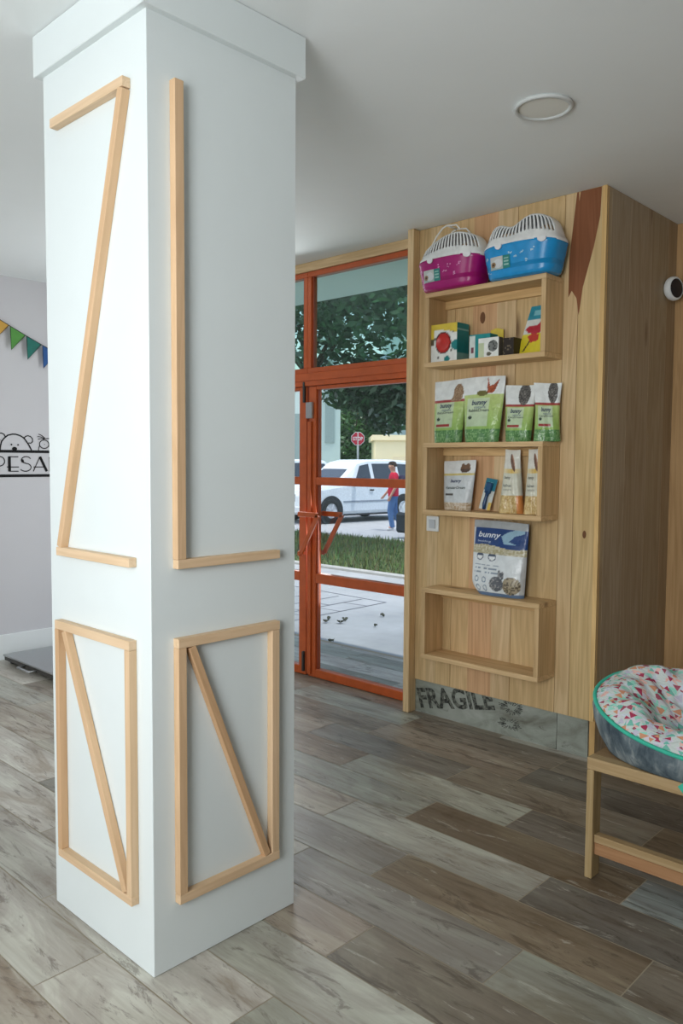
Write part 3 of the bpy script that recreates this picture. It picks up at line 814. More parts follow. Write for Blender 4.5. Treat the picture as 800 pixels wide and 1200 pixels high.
# light switch
r=thing('light_switch','white square light switch on the cladding under the middle shelf','switch',(-2.828,Yb-.0008,1.14))
q=MB(); q.box((-.044,-.010,-.044),(.044,-.0005,.044),bev=.004,seg=2); q.build('switch_plate',WHITE,r)
q=MB(); M=Matrix.Rotation(math.radians(4),4,'X'); q.box((-.022,-.018,-.026),(.022,-.0102,.026),bev=.002,M=M); q.build('rocker',m_simple('grey_rocker',lin((196,202,208)),.4,.4),r)

# round sensor near the corner
r=thing('wall_sensor','small round white sensor with dark face high on the wooden side wall','sensor',(Xc+.012,4.50,2.458),math.radians(-16))
M=Matrix.Rotation(math.radians(90),4,'Y')
q=MB(); q.lathe([(0,.0),(.05,.0),(.062,.012),(.066,.022),(.064,.040),(.058,.047),(.052,.047)],32,M); q.build('housing',WHITE,r)
q=MB(); q.lathe([(.0,.050),(.030,.049),(.0515,.044)],32,M,lin((30,34,44))); q.build('lens_cover',PLASTIC,r)

# ceiling light
r=thing('ceiling_light','round flush ceiling light, switched off, near the wooden partition','light',(-1.605,2.775,H-.0005))
q=MB(); q.lathe([(.108,0),(.112,-.006),(.106,-.012),(.094,-.011),(.092,-.004)],48); q.build('trim_ring',m_simple('grey_ring',lin((206,210,208)),.5,.3),r)
q=MB(); q.lathe([(.0,-.006),(.06,-.0062),(.0915,-.0052)],48); q.build('diffuser',m_simple('milky_diffuser',lin((232,233,226)),.6,.3),r)

# ------------------------------------------------------------------ bench and pet bed
BX0=-1.303; BY0=2.655; BL=.86; BDp=1.02; BZ=.445
r=thing('bench','low narrow pine bench at the right, carrying the pet bed','bench',(BX0+BL/2,BY0+BDp/2,0))
o=r.location; Lc=lambda x,y,z:(x-o.x,y-o.y,z)
q=MB(); q.box(Lc(BX0,BY0,BZ-.044),Lc(BX0+.345,BY0+.045,BZ),lin((168,146,110)),.002,axis=0); q.box(Lc(BX0+.3465,BY0,BZ-.044),Lc(BX0+BL,BY0+.045,BZ),lin((164,142,106)),.002,axis=0)
q.box(Lc(BX0,BY0+BDp-.045,BZ-.044),Lc(BX0+BL,BY0+BDp,BZ),lin((164,142,106)),.002,axis=0)
for k in range(6):
    a=BY0+.046+k*.1548; q.box(Lc(BX0,a,BZ-.02),Lc(BX0+BL,a+.1535,BZ-.001),lin([(150,124,92),(156,130,96),(148,122,92)][k%3]),.0015,axis=0)
q.build('seat',PINE,r)
for x in (BX0,BX0+BL-.027):
    for y in (BY0,BY0+BDp-.062):
        q=MB(); q.box(Lc(x,y,.0006),Lc(x+.027,y+.062,BZ-.0445),lin((168,148,110)),.002); q.build('leg',PINE,r)
for y in (BY0+.012,BY0+BDp-.048):
    q=MB(); q.box(Lc(BX0+.0275,y,.134),Lc(BX0+BL-.0275,y+.034,.162),lin((168,146,110)),.002,axis=0); q.box(Lc(BX0+.0275,y+.004,.088),Lc(BX0+BL-.0275,y+.032,.132),lin((160,122,88)),.002,axis=0); q.build('stretcher',PINE,r)
# pet bed
bed=thing('pet_bed','round grey plush pet bed with triangle print cushion, on the pine bench','pet bed',(-.945,2.88,BZ))
A,B_=.42,.268
def rimz(th):   # higher at the left and the back, low entrance at the front right
    return .080+.165*(.5-.5*math.cos(th-math.radians(-47)))**1.2
def se2(th,a,b_,n=2.25):
    c,s_=math.cos(th),math.sin(th)
    return math.copysign(abs(c)**(2/n),c)*a, math.copysign(abs(s_)**(2/n),s_)*b_
NB_=96
q=MB()
lv=[(.0,.001),(.60,.001),(.80,.004),(.87,.02),(.935,.30),(.985,.62),(1.0,.86),(.985,1.0)]
def bedf(u,v):
    th=2*math.pi*u; i=min(len(lv)-2,int(v*(len(lv)-1))); t=v*(len(lv)-1)-i
    sc=lv[i][0]*(1-t)+lv[i+1][0]*t; zz=lv[i][1]*(1-t)+lv[i+1][1]*t
    x,y=se2(th,A*max(sc,.002),B_*max(sc,.002)); w=1+.012*math.sin(7*th+2)*min(1,zz*3)
    return Vector((x*w,y*w,.0012+zz*rimz(th)))
q.grid(bedf,NB_,28,wrap=True); q.build('outer_bowl',FUR,bed)
q=MB(); pts=[]
for k in range(NB_):
    th=2*math.pi*k/NB_; x,y=se2(th,A*.992,B_*.992); pts.append((x,y,rimz(th)+.002))
q.tube(pts,.0075,n=8,closed=True); q.build('piping',TEAL,bed)
q=MB()
def cushf(u,v):
    th=2*math.pi*u; s_=1-v
    x,y=se2(th,A*.985*max(s_,.001),B_*.985*max(s_,.001),2.25 if s_>.5 else 2.1)
    rz_=rimz(th)
    hump=.052*math.sin(math.pi*min(1,v/.52))**.8*(1+.12*math.sin(5*th+1)) if v<.52 else 0
    sink=-.075*min(1,max(0,(v-.30)/.5))**1.3
    avg=.15; zb=rz_*(s_**.6)+avg*.85*(1-s_**.6)
    wr=.010*math.sin(9*th+14*v)*math.sin(math.pi*v)+.007*math.sin(17*th-9*v)*min(1,v*2)
    return Vector((x,y,zb+hump+sink+wr))
q.grid(cushf,140,44,lambda u,v:(1,1,1,1) if v<.6 else (.94,.94,.97,1),lambda u,v:(cushf(u,v).x,cushf(u,v).y*1.15+cushf(u,v).z*.6,0),wrap=True); q.build('cushion',CUSHION,bed)
q=MB(); tg=bedf(.735,.42); 
tx,ty=-.925,2.875
q.box((-.020,-.0015,-.020),(.020,.0015,.020),bev=.0008,M=Matrix.Translation((.005,-B_*.86-.03,-.002))@Matrix.Rotation(math.radians(45),4,'Y')); q.build('tag',TEAL,bed)

# ------------------------------------------------------------------ left wall: bunting, wall decal, scale
r=thing('bunting','string of coloured pennants hung across the pale wall at left','bunting',(LX+.03,2.6,2.3))
o=r.location
def bz(y): # height of string
    t=(y-2.57)/.364; return 2.503-.168*t+.028*t*t*0+.012*(t-.5)**2
q=MB(); q.tube([(-.0265,1.66-o.y,bz(1.68)-o.z)]+[(.0,y-o.y,bz(y)-o.z) for y in np.linspace(1.7,3.45,40)]+[(-.0265,3.49-o.y,bz(3.47)-o.z)],.003,lin((40,42,40)),6); q.build('string',CARD,r)
cols=[(150,60,60),(190,96,50),(206,160,70),(84,150,66),(20,112,100),(26,84,150),(90,60,130)]
for k,c in enumerate(cols):
    y0=2.300+.1225*k-.036; y1=y0+.112
    if k==2: y0+=.0
    q=MB(); a=(0,y0-o.y,bz(y0)-o.z); bq=(0,y1-o.y,bz(y1)-o.z); ct=(0,y0+.004-o.y+.028*0,(bz(y0)-.172)-o.z)
    q.add([Vector(a)+Vector((.001,0,0)),Vector(bq)+Vector((.001,0,0)),Vector(ct)+Vector((.001,0,0)),Vector(a)+Vector((-.001,0,0)),Vector(bq)+Vector((-.001,0,0)),Vector(ct)+Vector((-.001,0,0))],[(0,2,1),(3,4,5),(0,1,4,3),(1,2,5,4),(2,0,3,5)],lin(c))
    q.ribbon([(bq[1],bq[2]),(ct[1],ct[2]),(a[1],a[2])],.008,lambda y,z:(.0018,y,z),col=lin(tuple(v*.55 for v in c)))
    q.build('flag',CARD,r)

r=thing('wall_decal','black line wall decal with bear and child over lettering, on the pale wall','wall decal',(LX+.001,2.7,1.37))
o=r.location
W2=lambda y,z:(.0016,y-o.y,z-o.z)
q=MB(); q.ribbon([(2.25,1.558),(3.4,1.558)],.021,W2); q.build('upper_bar',BLACK,r)
q=MB(); q.ribbon([(2.25,1.376),(3.4,1.376)],.021,W2); q.build('lower_bar',BLACK,r)
zb,zt_=1.408,1.520; hh=zt_-zb
def pxy(x): # picture column in the 800-wide frame -> wall y
    return 2.549+(x/56.0)*.375
def letter(strokes):
    q=MB()
    for pts,w in strokes: q.ribbon([(pxy(a),zb+hh*b) for a,b in pts],w,W2)
    q.build('letter',BLACK,r)
arc=lambda cx,cy,rx,ry,a0,a1,n=14:[(cx+rx*math.cos(math.radians(a0+(a1-a0)*i/n)),cy+ry*math.sin(math.radians(a0+(a1-a0)*i/n))) for i in range(n+1)]
letter([([(-7.5,0),(-7.5,1)],.022),([(-7.5,1)]+arc(-1,.68,6,.32,90,-90)+[(-7.5,.36)],.007)])
letter([([(10.3,0),(10.3,1)],.022),([(10,.985),(20.5,.985)],.007),([(7.3,.30),(21,.30)],.007),([(10,.015),(20.5,.015)],.007)])
letter([(arc(29.5,.74,5.6,.26,25,180),.007),([(24.6,.80),(25.6,.62)],.020),(arc(28.5,.28,6.5,.27,70,-150),.007),([(25.2,.62),(30.5,.52)],.008)])
letter([([(37.5,.0),(45.6,1)],.007),([(45.6,1),(53.6,.0)],.020),([(38,.30),(51,.30)],.007)])
letter([([(57.3,0),(57.3,.98)],.008),([(57.3,.98),(67,.02)],.020),([(67,0),(67,1)],.007)])
zl=1.568
def zz(y): return zl+(529-y)*.00620
q=MB()
q.ribbon([(pxy(x),zz(y)) for x,y in [(.2,529),(.8,524),(2,519),(5,515),(9,511.5),(14,510),(18,510),(23,511.5),(27,514),(30,518),(33,523),(36,529)]],.010,W2)
q.build('bear_head',BLACK,r)
for pts in ([(27.7,514.5),(29,512.3),(32,511.3),(35,512.3),(37.3,515),(37.2,518.5),(35,520.5),(32.5,520)],[(6.2,513.5),(5,510.5),(2,509),(-1,509.5),(-4,512),(-4,515),(-2,517),(0.5,517)]):
    q=MB(); q.ribbon([(pxy(a),zz(bq)) for a,bq in pts],.008,W2); q.build('bear_ear',BLACK,r)
q=MB()
for cx,cy,rx,ry in ((13,522.5,1.0,1.0),(20.4,522.7,1.0,1.0),(16.4,527.5,2.9,2.3)):
    q.add([W2(pxy(cx+rx*math.cos(t)),zz(cy+ry*math.sin(t))) for t in np.linspace(0,2*math.pi,17)[:-1]],[tuple(reversed(range(16)))],(0,0,0,1))
q.build('bear_face',BLACK,r)
q=MB()
q.ribbon([(pxy(51+5.6*math.cos(t)),zz(521.3+5.2*math.sin(t))) for t in np.linspace(0,2*math.pi,25)[:-1]],.007,W2,closed=True)
for pts in ([(52,514),(48,510.5),(44.5,509)],[(52,514.5),(47,512.5),(43,512)],[(51.5,515),(47,514.5),(43.5,515.2)],[(52,514.5),(57,514),(60,513)],[(45.5,523),(44.5,526),(44,529)],[(57,523),(58,526),(58.6,529)],[(51,521.2),(51.6,521.6)]):
    q.ribbon([(pxy(a),zz(bq)) for a,bq in pts],.006,W2)
q.build('child_head',BLACK,r)

# platform scale on the floor by the wall
r=thing('platform_scale','flat steel platform scale on the floor against the pale wall','scale',(-5.36,2.83,0))
q=MB(); q.box((-.46,-.33,.052),(.46,.33,.066),bev=.004); q.build('platform',STEEL,r)
q=MB(); q.box((-.452,-.322,.022),(.452,.322,.0515),bev=.003); q.build('base_frame',DARKM,r)
for sx in (-.4,.4):
    for sy in (-.27,.27):
        q=MB(); q.lathe([(0,.0005),(.03,.0005),(.03,.0215),(0,.0215)],16,Matrix.Translation((sx,sy,0))); q.build('foot',DARKM,r)
q=MB(); q.tube([(-.12,-.323,.036),(-.12,-.375,.036),(.06,-.375,.036),(.06,-.323,.036)],.008,n=8); q.build('carry_handle',STEEL,r)

# ------------------------------------------------------------------ outside
def m_pave():
    n=NT('pale_paving'); tc=n.n('ShaderNodeTexCoord').outputs['Object']
    a=n.noise(tc,1.1,5,.6); b2=n.noise(tc,14,4,.6)
    c=n.ramp(a,[(.3,lin((150,153,155))),(.7,lin((178,181,183)))])
    c=n.mix(n.range(b2,.35,.7,0,.25),c,lin((160,160,158)))
    return n.done(n.bsdf(c,.8,.2))
PAVE=m_pave()
ROAD=m_simple('pale_asphalt',lin((160,163,166)),.85,.2,.10,4)
KERB=m_simple('kerb_stone',lin((170,170,166)),.8,.2,.08,6)
GRASSB=m_simple('grass_ground',lin((84,98,62)),.95,.05,.3,5)
b=MB(); b.box((-34,Yd+.065,-.5),(6,8.45,-.10)); struct(b.build('pavement',PAVE))
b=MB(); b.box((-34,Yd+.06,-.0995),(-3.002,Yd+.24,-.004)); struct(b.build('door_sill',KERB))
b=MB(); b.box((-34,8.45,-.5),(6,8.62,-.07)); b.box((-34,12.35,-.5),(6,12.55,-.07)); struct(b.build('kerb',KERB))
b=MB(); b.box((-34,8.62,-.5),(6,12.35,-.10)); struct(b.build('grass_bed',GRASSB))
b=MB(); b.box((-260,12.55,-.6),(60,300,-.25)); struct(b.build('road',ROAD))
# herringbone brick inlay lines on the paving
b=MB(); dk=lin((112,114,120))
def pl(x,y): return (x,y,-.0985)
tip=Vector((-5.86,6.888)); da=Vector((.02,-1.0)).normalized(); db=Vector((-1.0,.04)).normalized()
for k in range(6):   # parallel courses running back from the tip, with staggered end joints
    o_=tip+db*.34*k+da*.05*k
    b.ribbon([tuple(o_),tuple(o_+da*3.2)],.026,pl,col=dk)
    for m_ in range(7):
        p_=o_+da*(.32+.44*m_+(.22 if k%2 else 0)); b.ribbon([tuple(p_),tuple(p_+db*.34+da*.05)],.018,pl,col=dk)
b.ribbon([tuple(tip),tuple(tip+db*2.6)],.026,pl,col=dk)
struct(b.build('paving_inlay',m_print('paving_joint',.9,.1)))
# grass blades (uncountable)
rg=random.Random(11); vs=[];fs=[];cs=[]
for k in range(13000):
    x=rg.uniform(-17,-5.5); y=rg.uniform(8.66,12.3); hgt=rg.uniform(.05,.14); a=rg.uniform(0,6.28); w=.012
    dx,dy=math.cos(a)*w,math.sin(a)*w; n=len(vs)
    vs+=[(x-dx,y-dy,-.1),(x+dx,y+dy,-.1),(x+rg.uniform(-.05,.05),y+rg.uniform(-.05,.05),-.1+hgt)]; fs.append((n,n+1,n+2))
    c=lin((rg.randint(84,116),rg.randint(100,130),rg.randint(62,84))); cs+=[c]*3
b=MB(); b.add(vs,fs,cs); tag(b.build('grass',MATTE),'short green grass on the verge between pavement and road','grass',kind='stuff')
# fallen leaves on the pavement
rg=random.Random(21); LEAFM=m_print('dry_leaf',.9,.1)
lb=MB(); lb.grid(lambda u,v:(.05*(2*u-1)*math.sin(math.pi*min(.97,max(.03,v))),.09*(v-.5),.012+.02*(2*u-1)**2+.008*math.sin(6*v)),4,6,lambda u,v:lin((92,94,82)))
first=None
spots=[(-5.523,5.583),(-5.451,5.778),(-4.885,5.004),(-4.591,4.806),(-4.424,4.723),(-4.135,4.815),(-3.988,4.809),(-5.331,6.214),(-5.043,5.779),(-4.111,4.574),(-4.118,4.388),(-4.469,4.559),(-5.60,5.70),(-4.05,4.86),(-3.773,4.396),(-5.40,5.66)]
for i,(x,y) in enumerate(spots):
    if first is None: ob=first=lb.build('fallen_leaf',LEAFM)
    else: ob=first.copy(); COL.objects.link(ob)
    ob.location=(x,y,-.0995); ob.rotation_euler=(0,0,rg.uniform(0,6.28)); s_=rg.uniform(.45,.8); ob.scale=(s_,s_,1)
    tag(ob,'dry leaf lying on the pale pavement outside the door','leaf','fallen leaves on the pavement')
# porch soffit with a round light
b=MB(); b.box((-16,Yd+.09,3.0),(3,5.39,3.2)); struct(b.build('ceiling_porch',m_simple('porch_soffit',lin((198,206,202)),.8,.2,.02,2)))
b=MB(); b.box((-16,Yd+.085,2.80),(-3.002,Yd+.2,2.9995)); struct(b.build('wall_facade',m_simple('facade_render',lin((200,204,200)),.8,.2,.02,2)))
r=thing('porch_light','round recessed light in the porch soffit above the door','light',(-4.35,4.86,2.9995))
q=MB(); q.lathe([(.13,0),(.135,-.008),(.12,-.012),(.11,-.004)],32); q.build('trim_ring',WHITE,r)
q=MB(); q.lathe([(0,-.006),(.1095,-.004)],32); q.build('diffuser',m_simple('porch_diffuser',lin((226,232,228)),.5,.3),r)

# cars
def car(label,loc,rz,L,Wd,Ht,body,st,fax,rax,wr,bump=None,group=None):
    """local x runs from the nose to the tail, y from the near side to the far side"""
    r=thing('car',label,'car',loc,rz,group)
    def ring(s_):
        x,zb,zm,zt_,w,rw=s_
        c=Wd/2
        return [(x,c-w*.93,zb),(x,c-w,zb+.12),(x,c-w,(zb+zm)/2),(x,c-w*.975,zm),(x,c-rw,zt_-.05*(zt_>zm+.1)),(x,c-rw*.8,zt_),(x,c+rw*.8,zt_),(x,c+rw,zt_-.05*(zt_>zm+.1)),(x,c+w*.975,zm),(x,c+w,(zb+zm)/2),(x,c+w,zb+.12),(x,c+w*.93,zb)]
    q=MB(); rs=[ring(s_) for s_ in st]; n=12; vs=[p for rr in rs for p in rr]
    fs=[(i*n+k,(i+1)*n+k,(i+1)*n+(k+1)%n,i*n+(k+1)%n) for i in range(len(rs)-1) for k in range(n)]
    fs+=[tuple(range(n)),tuple(reversed(range((len(rs)-1)*n,len(rs)*n)))]
    q.add(vs,fs,body,None,0,False); q.build('body',PLASTIC,r)
    def sidept(x,t,off=.006):
        for i in range(len(st)-1):
            if st[i][0]<=x<=st[i+1][0]:
                f=(x-st[i][0])/max(1e-6,(st[i+1][0]-st[i][0])); a=[p*(1-f)+p2*f for p,p2 in zip(st[i],st[i+1])]
                c=Wd/2; y0=c-a[4]*.975; y1=c-a[5]; z0=a[2]; z1=a[3]-.05
                return Vector((x,y0+(y1-y0)*t-off,z0+(z1-z0)*t))
    return r,sidept
def car_parts(r,sidept,wins,L,Wd,fax,rax,wr,front,glasscol=None):
    for xa,xb,sl0,sl1 in wins:
        q=MB(); q.add([sidept(xa,.06),sidept(xb,.06),sidept(xb+sl1,.90),sidept(xa+sl0,.90)],[(0,1,2,3)]); q.build('window',CARGLASS,r)
    for x in (fax,rax):
        for y,s_ in ((-.012,1),(Wd-.19,1)):
            M=Matrix.Translation((x,y,wr))@Matrix.Rotation(math.radians(-90),4,'X')
            w=MB(); w.lathe([(wr*.58,.0),(wr*.9,.0),(wr,.03),(wr,.17),(wr*.9,.2),(wr*.5,.2)],28,M,lin((44,46,48))); t=w.build('wheel',MATTE,r)
            w=MB(); w.lathe([(.0,.012),(wr*.18,.006),(wr*.58,.018)],28,M,lin((186,190,194)))
            for k in range(5):
                a=k*2*math.pi/5; c,s2=math.cos(a),math.sin(a)
                w.box((wr*.12,-.03,-.001),(wr*.56,.03,.012),lin((206,208,212)),M=M@Matrix.Rotation(a,4,'Z'))
            w.build('rim',PLASTIC,t)
        w=MB(); M=Matrix.Translation((x,-.004,wr))@Matrix.Rotation(math.radians(-90),4,'X')
        w.lathe([(wr*.9,.0),(wr*1.18,.001)],28,M,lin((52,56,60))); w.build('wheel_arch',MATTE,r)
    for f in front: f(r)
ang=math.atan2(.6903,.7235)
Rv=Vector((.7235,.6903,0)); Fv=Vector((-.6903,.7235,0))
WHC=lin((222,230,236))
vang=math.radians(84); Vx=Vector((math.cos(vang),math.sin(vang),0)); Vy=Vector((-Vx.y,Vx.x,0))
fax,wr=.86,.36
g0=Vector((-15.62,15.98,-.25))
def suv_st():
    return [(0,.32,.72,.78,.72,.66),(.06,.26,.80,.92,.84,.76),(.5,.22,.92,1.02,.91,.82),(1.15,.22,1.00,1.10,.92,.84),(1.55,.22,1.04,1.36,.925,.74),(2.0,.22,1.05,1.72,.925,.68),(2.4,.22,1.06,1.80,.925,.68),(3.4,.22,1.07,1.81,.925,.68),(4.2,.24,1.07,1.77,.915,.67),(4.5,.26,1.06,1.62,.90,.66),(4.65,.32,1.0,1.05,.86,.70)]
def plate(name,pts,mat,col):
    def f(r):
        q=MB(); q.add(pts,[tuple(range(len(pts)))],col); q.build(name,mat,r)
    return f
def bxp(name,lo,hi,mat,col,bev=.01):
    def f(r):
        q=MB(); q.box(lo,hi,col,bev); q.build(name,mat,r)
    return f
def place_suv(label,origin,group=None):
    r,sp=car(label,origin-Vx*fax,vang,4.65,1.85,1.82,WHC,suv_st(),fax,3.68,wr)
    car_parts(r,sp,[(1.72,2.42,.36,.0),(2.55,3.45,0,-.02),(3.58,4.25,0,-.12)],4.65,1.85,fax,3.68,wr,[
        plate('windshield',[(1.22,.30,1.13),(1.22,1.55,1.13),(1.98,1.45,1.69),(1.98,.40,1.69)],CARGLASS,(1,1,1,1)),
        bxp('headlight',(.10,.0,.66),(.42,.12,.80),PLASTIC,lin((214,118,112)),.03),  # pinkish reflection put into the lamp colour
        bxp('bumper',(-.06,.06,.30),(.10,1.79,.50),PLASTIC,lin((206,212,218)),.03),
        bxp('grille',(-.01,.55,.62),(.05,1.30,.82),MATTE,lin((96,104,112)),.01),
        bxp('door_handle',(2.30,-.028,.90),(2.46,.0,.94),MATTE,lin((52,56,60)),.008),
        bxp('side_mirror',(1.66,-.20,1.04),(1.80,-.01,1.20),PLASTIC,WHC,.03),
        bxp('side_moulding',(1.30,-.012,.58),(3.22,.004,.63),MATTE,lin((150,160,170)),.004),
        bxp('side_step',(1.35,.02,.20),(3.2,.14,.25),MATTE,lin((60,62,66)),.01)])
    return r
place_suv('white tall car parked in the street, seen side on through the door glass',g0)
g2=g0+Vy*4.6+Vx*.4
place_suv('white car at the left edge of the door glass, beside the pillar',g2)
def hatch_st():
    return [(0,.34,.62,.66,.66,.6),(.05,.24,.74,.80,.80,.72),(.45,.2,.84,.92,.86,.78),(1.05,.2,.92,1.0,.87,.80),(1.75,.2,.95,1.40,.87,.62),(2.2,.2,.96,1.46,.87,.62),(3.1,.2,.97,1.44,.87,.62),(3.7,.22,.96,1.28,.85,.6),(3.95,.3,.9,.96,.8,.66)]
P3c=Vector((0,0,0))
C0=Vector((0,0,0))
def at(px,depth): # a ground point seen at this picture column and distance
    return C0+Vector((-.6903,.7235,0))*depth+Vector((.7235,.6903,0))*((px-400)/939*depth)
p=at(466,18.2)-Vy*1.74; p.z=-.25
r,sp=car('white car with black bumper, half hidden behind the wooden post',p,vang,3.95,1.74,1.46,WHC,hatch_st(),.78,3.2,.34)
car_parts(r,sp,[(1.75,2.3,.25,0),(2.4,3.2,0,-.05)],3.95,1.74,.5,3.1,.36,[bxp('bumper',(-.06,-.02,.14),(.32,1.76,.60),MATTE,lin((46,54,60)),.05),bxp('headlight',(.06,-.01,.64),(.34,.12,.74),PLASTIC,lin((206,170,168)),.02)])

# person in a red shirt
def person():
    pos=at(461,20.3); pos.z=-.25
    r=thing('person','person in a red shirt, jeans and backpack walking left beyond the door','person',pos,ang+math.pi)
    SK=m_simple('skin',lin((196,150,128)),.6,.3,.03,20); RED=m_simple('red_cotton',lin((186,40,66)),.85,.1,.06,30); JE=m_simple('blue_denim',lin((84,116,160)),.9,.1,.08,40)
    HA=m_simple('dark_hair',lin((60,50,46)),.8,.2,.1,60); SH=m_simple('white_shoe',lin((214,216,220)),.7,.3,.04,20); BP=m_simple('navy_backpack',lin((54,50,74)),.85,.2,.05,30)
    def skin(name,nodes,edges,mat,par,sub=1):
        me=bpy.data.meshes.new(name); me.from_pydata([n_[0] for n_ in nodes],edges,[]); me.materials.append(mat)
        ob=bpy.data.objects.new(name,me); COL.objects.link(ob); ob.parent=par
        sk_=ob.modifiers.new('s','SKIN'); sk_.use_smooth_shade=True; d_=me.skin_vertices[0].data
        for i,n_ in enumerate(nodes):
            d_[i].radius=(n_[1],n_[2] if len(n_)>2 else n_[1]); d_[i].use_root=(i==0)
        m=ob.modifiers.new('d','SUBSURF'); m.levels=sub; m.render_levels=sub
        for p_ in me.polygons: p_.use_smooth=True
        return ob
    # x forward, y left, z up
    N=[((0,0,.95),.10,.12),((0,0,1.18),.10,.12),((-.01,0,1.38),.10,.13),((0,0,1.47),.062),((.02,0,1.535),.062,.066),((.035,0,1.60),.098,.085),((.03,0,1.68),.115,.098),
       ((-.01,.17,1.40),.05),((-.06,.21,1.14),.042),((.06,.20,.92),.032),((.10,.19,.84),.026,.036),
       ((-.01,-.17,1.40),.05),((.02,-.21,1.14),.042),((.17,-.18,.94),.032),((.23,-.17,.87),.026,.036),
       ((.02,.09,.90),.09),((.09,.10,.50),.06),((.02,.10,.11),.045),((.12,.10,.055),.04),
       ((-.02,-.09,.90),.09),((-.04,-.10,.50),.06),((-.20,-.10,.14),.045),((-.11,-.10,.06),.04)]
    E_=[(0,1),(1,2),(2,3),(3,4),(4,5),(5,6),(2,7),(7,8),(8,9),(9,10),(2,11),(11,12),(12,13),(13,14),(0,15),(15,16),(16,17),(17,18),(0,19),(19,20),(20,21),(21,22)]
    for wi,hd in ((10,Vector((.35,0,-.93))),(14,Vector((.62,0,-.78)))):
        base=Vector(N[wi][0])
        for k in range(4):
            s_=base+Vector((.02*(k-1.5)*.9,0,0))+hd*.04; i=len(N); N.append((tuple(s_),.010)); N.append((tuple(s_+hd*.035),.009)); N.append((tuple(s_+hd*(.06-.006*abs(k-1.5))+Vector((0,-.012 if wi==10 else .012,0))),.007))
            E_+=[(wi,i),(i,i+1),(i+1,i+2)]
        i=len(N); N.append((tuple(base+Vector((.035,0,-.01))),.011)); N.append((tuple(base+Vector((.05,0,-.045))),.009)); E_+=[(wi,i),(i,i+1)]
    i=len(N); N.append(((.125,0,1.62),.016)); E_.append((5,i))   # nose
    skin('body',N,E_,SK,r,2)
    def loft(name,rings,mat,tubes):
        """clothing: elliptical rings (x,y,z,rx,ry) plus tapered tubes"""
        q=MB(); n=20; vs=[(x+rx*math.cos(2*math.pi*k/n),y+ry*math.sin(2*math.pi*k/n),z) for x,y,z,rx,ry in rings for k in range(n)]
        q.add(vs,[(a*n+k,a*n+(k+1)%n,(a+1)*n+(k+1)%n,(a+1)*n+k) for a in range(len(rings)-1) for k in range(n)],(1,1,1,1),None,0,True)
        for pts,rr in tubes: q.tube(pts,rr,n=14,caps=False)
        q.build(name,mat,r)
    loft('shirt',[(0,0,.88,.135,.185),(0,0,1.0,.135,.180),(0,0,1.18,.13,.178),(-.005,0,1.32,.128,.195),(-.01,0,1.40,.115,.205),(-.01,0,1.445,.095,.17),(0,0,1.475,.07,.09),(.0,0,1.485,.058,.066)],RED,
        [([(-.01,.14,1.415),(-.015,.19,1.385),(-.035,.215,1.28),(-.05,.222,1.19)],[.06,.072,.064,.062]),([(-.01,-.14,1.415),(-.012,-.19,1.385),(0,-.215,1.28),(.012,-.222,1.19)],[.06,.072,.064,.062])])
    loft('jeans',[(0,0,.98,.122,.170),(0,0,.92,.130,.178),(0,0,.84,.125,.172),(0,0,.79,.09,.13)],JE,
        [([(.01,.088,.90),(.03,.09,.78),(.085,.10,.52),(.06,.10,.32),(.02,.10,.09)],[.09,.096,.072,.066,.064]),([(-.01,-.088,.90),(-.02,-.09,.78),(-.045,-.10,.52),(-.11,-.10,.33),(-.20,-.10,.12)],[.09,.096,.072,.066,.064])])
    skin('shoe',[((-.02,.10,.06),.05,.045),((.08,.10,.05),.048,.042),((.17,.10,.04),.04,.034)],[(0,1),(1,2)],SH,r)
    skin('shoe',[((-.24,-.10,.09),.05,.045),((-.15,-.10,.05),.048,.042),((-.07,-.10,.04),.04,.034)],[(0,1),(1,2)],SH,r)
    q=MB()
    def hairf(u,v):
        th=2*math.pi*u; ph=math.pi/2*(1-v)*1.0
        lo=-.035 if math.cos(th)<.2 else .03
        z=1.655+lo+(.105-lo)*math.sin(math.pi/2*v); rr=math.cos(math.pi/2*v)**.75
        return Vector((.02+.112*rr*math.cos(th),.094*rr*math.sin(th),z))
    q.grid(hairf,28,12,wrap=True); q.build('hair',HA,r)
    for s_ in (-1,1):
        q=MB(); q.lathe([(0,-.004),(.008,0),(0,.004)],10,Matrix.Translation((.108,.033*s_,1.645))@Matrix.Rotation(math.pi/2,4,'Y'),lin((40,34,32))); q.build('eye',PLASTIC,r)
    q=MB(); q.ribbon([(-.025,1.578),(.025,1.578)],.008,lambda y,z:(.106,y,z),col=lin((150,86,84))); q.build('mouth',CARD,r)
    for s_ in (-1,1):
        q=MB(); q.lathe([(0,-.01),(.022,0),(0,.01)],10,Matrix.Translation((.02,.094*s_,1.63))@Matrix.Rotation(math.pi/2,4,'X')); q.build('ear',SK,r)
    b_=skin('backpack',[((-.20,0,1.10),.11,.14),((-.21,0,1.28),.12,.15),((-.18,0,1.42),.08,.12)],[(0,1),(1,2)],BP,r)
person()

# stop sign
pp=at(419,48.0); pp.z=-.25
r=thing('stop_sign','red octagonal stop sign on a grey pole behind the white car','traffic sign',pp,ang)
q=MB(); q.tube([(0,0,0),(0,0,3.5)],.06,lin((170,176,176)),10); q.build('pole',MATTE,r)
M8=[(.42*math.cos(math.radians(22.5+45*k)),.42*math.sin(math.radians(22.5+45*k))) for k in range(8)]
q=MB(); q.prism(M8,lambda x,z:(x,-.045,3.10+z),lambda x,z:(x,-.037,3.10+z),lin((236,236,236))); q.prism([(x*.93,z*.93) for x,z in M8],lambda x,z:(x,-.049,3.10+z),lambda x,z:(x,-.0455,3.10+z),lin((196,40,62)))
pln=q.build('sign_plate',PLASTIC,r)
q=MB(); put_text(q,'STOP',lambda x,z:(x,-.051,3.10+z),-.29,-.11,.58,.22,lin((240,240,240)),.02); q.build('lettering',CARD,r)

